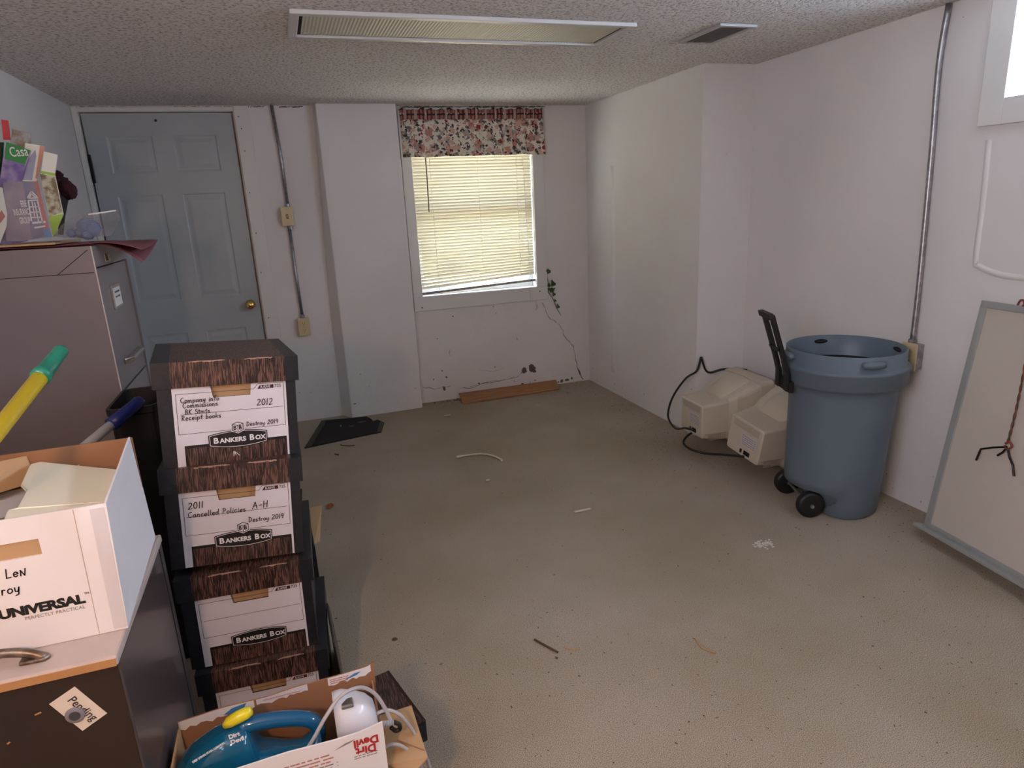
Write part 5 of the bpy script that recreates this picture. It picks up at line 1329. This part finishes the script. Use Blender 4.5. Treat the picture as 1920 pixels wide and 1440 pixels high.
# crumbs along the walls and over the carpet: uncountable, one object
mb = MB()
def crumb(x, y, s):
    a = random.uniform(0, PI); ca, sa = math.cos(a) * s, math.sin(a) * s
    mb.add([(x - ca, y - sa, .001), (x + sa * .6, y - ca * .6, .001), (x + ca, y + sa, .001), (x - sa * .6, y + ca * .6, .001), (x, y, .001 + s * .6)], [(0, 1, 4), (1, 2, 4), (2, 3, 4), (3, 0, 4)])
for k in range(420): crumb(random.uniform(.85, 2.2), YW - .008 - abs(random.gauss(0, .22)), random.uniform(.0015, .0045))
for k in range(420): crumb(XW - .008 - min(.9, abs(random.gauss(0, .25))), random.uniform(2.7, 4.6), random.uniform(.0015, .0045))
for k in range(120): crumb(XR - .008 - abs(random.gauss(0, .12)), random.uniform(1.8, 2.9), random.uniform(.0015, .0045))
for k in range(120): crumb(random.uniform(.85, 1.9), 4.64 + random.uniform(-.03, .02), random.uniform(.003, .008))
for k in range(520): crumb(random.uniform(.05, 2.3), random.uniform(1.0, 4.4), random.uniform(.001, .003))
o = tag(mb.build('floor_crumbs', 'dirt'), 'dark dirt crumbs scattered over the carpet and along the walls', 'dirt'); o['kind'] = 'stuff'

# ------------------------------------------------------------------ CRT monitors
def cable(t, pts, r=.0065):
    MB().tube(smooth_path(pts, 6), r, 8).build('power_cord', 'cable_black', t, world=True, smooth=True)
def monitor(label, loc, rot, panel):
    # local: +x towards the screen, z up, origin under the middle of the back panel
    t = thing('crt_monitor', label, 'monitor', loc, rot, 'old beige monitors on the floor')
    def R(x, w, z0, z1, r=.02): return [(x, y, z) for y, z in [(p[0], p[1]) for p in [(q[0], q[1]) for q in rr(0, (z0 + z1) / 2, w, (z1 - z0) / 2, 0, r)]]]
    zb0 = panel
    MB().loft([R(.0, .108, zb0, zb0 + .175, .012), R(.006, .115, zb0 - .006, zb0 + .182, .016), R(.15, .132, zb0 - .022, zb0 + .205, .018), R(.19, .150, zb0 - .05, zb0 + .235, .03), R(.27, .168, zb0 - .075, zb0 + .275, .04), R(.31, .172, zb0 - .08, zb0 + .285, .03)]).build('rear_housing', 'mon_beige', t, bevel=.003)
    MB().loft([R(.31, .176, zb0 - .088, zb0 + .293, .02), R(.385, .180, zb0 - .092, zb0 + .298, .02), R(.395, .176, zb0 - .088, zb0 + .293, .02)]).build('bezel', 'mon_beige', t, bevel=.003)
    MB().loft([R(.3955, .150, zb0 - .05, zb0 + .26, .02), R(.399, .138, zb0 - .035, zb0 + .245, .02)]).build('screen', 'screen_dark', t)
    # rounded top hump
    rings = []
    for k in range(8):
        a = PI * k / 7; x = .13 + .19 * k / 7
        h = .055 * math.sin(PI * min(1, (k + .5) / 7.5)) ** .6
        rings.append([(x, .105 * math.cos(2 * PI * q / 16) * (.55 + .45 * math.sin(PI * min(1, (k + 1) / 5) / 2)), zb0 + .195 + .012 * k + (h if math.sin(2 * PI * q / 16) >= 0 else .02) * math.sin(2 * PI * q / 16)) for q in range(16)])
    MB().loft(rings).build('top_hump', 'mon_beige', t, smooth=True)
    # back panel details
    MB().box(-.0015, .001, -.085, .02, zb0 + .055, zb0 + .120).build('rating_label', 'mon_label', t)
    mb = MB()
    for k in range(5):
        for j in range(6): mb.box(-.0022, -.0015, -.080 + j * .016, -.070 + j * .016 + random.uniform(0, .004), zb0 + .062 + k * .011, zb0 + .066 + k * .011)
    mb.build('fine_print', 'mon_ink', t)
    mb = MB()
    for k in range(6): mb.box(-.0012, .001, -.09, .09, zb0 + .135 + k * .006, zb0 + .1375 + k * .006)
    mb.build('vent_slot', 'mon_shadow', t)
    MB().box(-.003, .002, -.055, -.015, zb0 + .012, zb0 + .034).build('power_inlet', 'black_plastic', t)
    MB().box(-.003, .002, .0, .012, zb0 + .012, zb0 + .032).build('signal_port', 'black_plastic', t)
    # grille under the housing
    mb = MB()
    for k in range(9):
        for j in range(4): mb.box(.03 + k * .012, .036 + k * .012, -.1325 - .001, -.128, zb0 + .002 + j * .010 - .012, zb0 + .006 + j * .010 - .012)
    mb.build('side_grille', 'mon_shadow', t)
    MB().box(.012, .15, -.1335, -.124, zb0 + .022, zb0 + .0235).build('seam', 'mon_shadow', t)
    return t
random.seed(2)
m1 = monitor('cream CRT monitor by the wall step, back towards the room', (2.030, 2.985, .0), (0, 0, math.radians(-4)), .125)
m2 = monitor('beige CRT monitor tilted beside the blue bin', (2.060, 2.612, .03), (math.radians(9), math.radians(3), math.radians(4)), .092)
cable(m1, [Vector((2.026, 2.950, .148)), at(1285, 803, 0, 2.0), at(1262, 803, 0, 2.03), at(1246, 780, 0, 2.06), at(1255, 745, 0, 2.08), at(1280, 710, 0, 2.12), at(1300, 695, 0, 2.19), Vector((2.212, 3.205, .49))])
cable(m1, [Vector((2.212, 3.205, .49)), at(1320, 697, 1, 3.195), at(1350, 691, 1, 3.17), at(1392, 692, 1, 3.12)])
cable(m2, [Vector((2.058, 2.585, .125)), at(1355, 858, 2, .05), at(1330, 861, 2, .012), at(1300, 857, 2, .008), at(1287, 847, 2, .008), at(1300, 834, 2, .008), at(1325, 824, 2, .008), at(1350, 819, 2, .008)])

# ------------------------------------------------------------------ wheeled bin
BX, BY = 2.252, 2.180
wb = thing('trash_can', 'blue grey wheeled plastic trash can without a lid by the right wall', 'trash can', (BX, BY, 0))
N = 56; wa = math.radians(161)
mb = MB()
outer = [(.178, .004), (.184, .012), (.190, .09), (.192, .125), (.196, .16), (.205, .34), (.218, .55), (.222, .588), (.238, .594), (.250, .604), (.252, .660), (.256, .664), (.256, .676), (.246, .680), (.243, .686), (.238, .688), (.238, .742), (.234, .745), (.230, .742), (.230, .690)]
inner = [(.212, .66), (.205, .50), (.190, .20), (.172, .02), (0.0005, .016)]
mb.lathe(outer + inner, N)
mb.lathe([(.178, .004), (.0005, .004)], N)
MB().lathe([(.2105, .655), (.203, .50), (.190, .26), (.0005, .255)], N).build('bin_liner', 'black_plastic', wb, smooth=True)
# the wheel side drops straight down and is notched out for the wheels
vv = []
for x, y, z in mb.v:
    r = math.hypot(x, y)
    if r > .15 and z < .58:
        a = math.atan2(y, x); d = max(0, math.cos(a - wa)) ** 1.5
        full = .214 if z > .10 else .10
        want = r + (full - r) * d
        x, y = x * want / r, y * want / r
    vv.append((x, y, z))
mb.v = vv
mb.build('body', 'bin_blue', wb, smooth=True)
# handle grips round the rim
for a in (wa, wa + PI / 2, wa + PI, wa - PI / 2):
    ca, sa = math.cos(a), math.sin(a); tv = Vector((-sa, ca, 0)); n_ = Vector((ca, sa, 0))
    g = MB(); rings = []
    for s, rad in ((-.048, .005), (-.042, .015), (-.02, .018), (.02, .018), (.042, .015), (.048, .005)):
        c_ = n_ * (math.sqrt(max(0, .247 ** 2 - s * s))) + tv * s
        rings.append([(c_.x + n_.x * rad * math.cos(2 * PI * q / 10), c_.y + n_.y * rad * math.cos(2 * PI * q / 10), .716 + rad * .9 * math.sin(2 * PI * q / 10)) for q in range(10)])
    g.loft(rings).build('rim_grip', 'bin_blue', wb, smooth=True)
    h = MB(); pts = []
    ins = []
    for q in range(12):
        b = 2 * PI * q / 12; s = .032 * math.cos(b); zz = .716 + .011 * math.sin(b)
        c_ = n_ * math.sqrt(.2295 ** 2 - s * s) + tv * s; ins.append((c_.x, c_.y, zz))
    h.add(ins, [list(range(12))]).build('grip_hollow', 'ink_black', wb)
# pull handle
n_ = Vector((math.cos(wa), math.sin(wa), 0)); tv = Vector((-n_.y, n_.x, 0))
def hb(s, o_, z): return n_ * o_ + tv * s + Vector((0, 0, z))
def flatbar(pts, wd, th):
    mb = MB(); rings = []
    for p in pts:
        rings.append([p + tv * sx * wd / 2 + n_ * sy * th / 2 for sx, sy in ((-1, -1), (1, -1), (1, 1), (-1, 1))])
    return mb.loft(rings)
ph = None
for s in (-.046, .046):
    b = flatbar([hb(s, .262, .565), hb(s, .264, .640), hb(s, .280, .700), hb(s, .345, .905)], .034, .018).build('pull_handle', 'black_plastic', wb, bevel=.004)
MB().loft([[hb(-.062, .338 + a, .885 + c) for a, c in ((0, 0), (.02, -.003), (.028, .022), (.006, .026))], [hb(.062, .338 + a, .885 + c) for a, c in ((0, 0), (.02, -.003), (.028, .022), (.006, .026))]]).build('pull_handle', 'black_plastic', wb, bevel=.003)
MB().loft([[hb(-.05, .300 + a, .745 + c) for a, c in ((0, 0), (.008, -.002), (.012, .010), (.003, .012))], [hb(.05, .300 + a, .745 + c) for a, c in ((0, 0), (.008, -.002), (.012, .010), (.003, .012))]]).build('pull_handle', 'black_plastic', wb)
MB().loft([[hb(-.07, .240 + a, .560 + c) for a, c in ((0, 0), (.02, 0), (.02, .05), (0, .05))], [hb(.07, .240 + a, .560 + c) for a, c in ((0, 0), (.02, 0), (.02, .05), (0, .05))]]).build('handle_mount', 'black_plastic', wb, bevel=.004)
for s in (-.125, .125):
    w = MB(); prof = [(.0, -.022), (.02, -.024), (.045, -.020), (.056, -.018), (.060, -.010), (.060, .010), (.056, .018), (.045, .020), (.02, .024), (0, .022)]
    w.lathe(prof, 28); o = w.build('wheel', 'black_plastic', wb, smooth=True)
    c_ = n_ * .158 + tv * s + Vector((0, 0, .060)); o.location = c_; o.rotation_euler = (PI / 2, 0, wa + PI / 2 - PI / 2)
    o.rotation_euler = (Vector((0, 0, 1)).rotation_difference(tv)).to_euler()
    h = MB().lathe([(0, -.030), (.008, -.030), (.010, -.024), (.010, .024), (.008, .030), (0, .030)], 12).build('hub', 'galv', o)
MB().tube([n_ * .158 + tv * -.125 + Vector((0, 0, .06)), n_ * .158 + tv * .125 + Vector((0, 0, .06))], .007, 8).build('axle', 'galv', wb)

# ------------------------------------------------------------------ whiteboard leaning on the right wall
wbd = thing('whiteboard', 'beige whiteboard in aluminium frame leaning on the right wall', 'whiteboard', (2.30, 1.30, 0))
TL, TR, BL, BR = Vector((2.520, 1.802, .962)), Vector((2.354, .62, .972)), Vector((2.366, 1.802, .028)), Vector((2.200, .62, .038))
nrm = (TR - TL).cross(BL - TL).normalized()
if nrm.x > 0: nrm = -nrm
def bl(u, v): return TL.lerp(TR, u).lerp(BL.lerp(BR, u), v)
MB().prism([bl(0, 0), bl(1, 0), bl(1, 1), bl(0, 1)], nrm * -.008).build('panel', 'board_face', wbd, world=True)
def bar(a, b, c, d, nm='frame', lift=.006): MB().prism([bl(*a), bl(*b), bl(*c), bl(*d)], nrm * lift).build(nm, 'alu_frame', wbd, world=True, bevel=.0015)
fu, fv = .024, .027
bar((0, 0), (1, 0), (1, fv), (0, fv)); bar((0, fv), (fu, fv), (fu, 1), (0, 1)); bar((1 - fu, fv), (1, fv), (1, 1), (1 - fu, 1))
b0, b1 = bl(-.012, .995), bl(1, .995)
MB().prism([b0, b1, b1 + nrm * .045 + Vector((0, 0, .002)), b0 + nrm * .045 + Vector((0, 0, .002))], (0, 0, .012)).build('pen_tray', 'alu_frame', wbd, world=True, bevel=.002)
MB().prism([bl(fu, .965), bl(1 - fu, .965), bl(1 - fu, 1), bl(fu, 1)], nrm * .006).build('frame', 'alu_frame', wbd, world=True)
for px, py in ((1845, 771), (1862, 583)):
    pass
# rope with wire hook
def onb(px, py, off):
    d = CF + CR * ((px - 960) / FPX) - CU * ((py - 720) / FPX); P0 = bl(.3, .5) + nrm * off
    return CC + d * ((P0 - CC).dot(nrm) / d.dot(nrm))
rp = thing('rope_hook', 'red braided rope with black wire hooks hanging over the whiteboard', 'rope', onb(1890, 838, .012))
main = smooth_path([onb(x, y, .013) for x, y in [(1921, 566), (1926, 620), (1922, 680), (1912, 735), (1901, 785), (1890, 828)]], 10)
for ph_, m in ((0, 'rope_red'), (PI, 'rope_green')):
    pts = [p + Vector((0, .0021 * math.cos(i * .9 + ph_), .0)) + nrm * .002 * math.sin(i * .9 + ph_) for i, p in enumerate(main)]
    MB().tube(pts, .0026, 6).build('strand', m, rp, world=True, smooth=True)
MB().tube(smooth_path([onb(x, y, .014) for x, y in [(1885, 832), (1893, 828), (1897, 838), (1888, 842), (1884, 835)]], 3), .0042, 6).build('knot', 'rope_red', rp, world=True, smooth=True)
MB().tube(smooth_path([onb(x, y, .016) for x, y in [(1908, 572), (1914, 563), (1924, 566), (1918, 574)]], 3), .0042, 6).build('knot', 'rope_red', rp, world=True, smooth=True)
for pl_ in ([(1888, 838), (1862, 839), (1839, 842), (1836, 849), (1830, 863)], [(1889, 840), (1893, 858), (1899, 872), (1901, 893)], [(1886, 841), (1880, 848), (1870, 854)]):
    MB().tube([onb(x, y, .014) for x, y in pl_], .0038, 7).build('wire_hook', 'wire_black', rp, world=True)
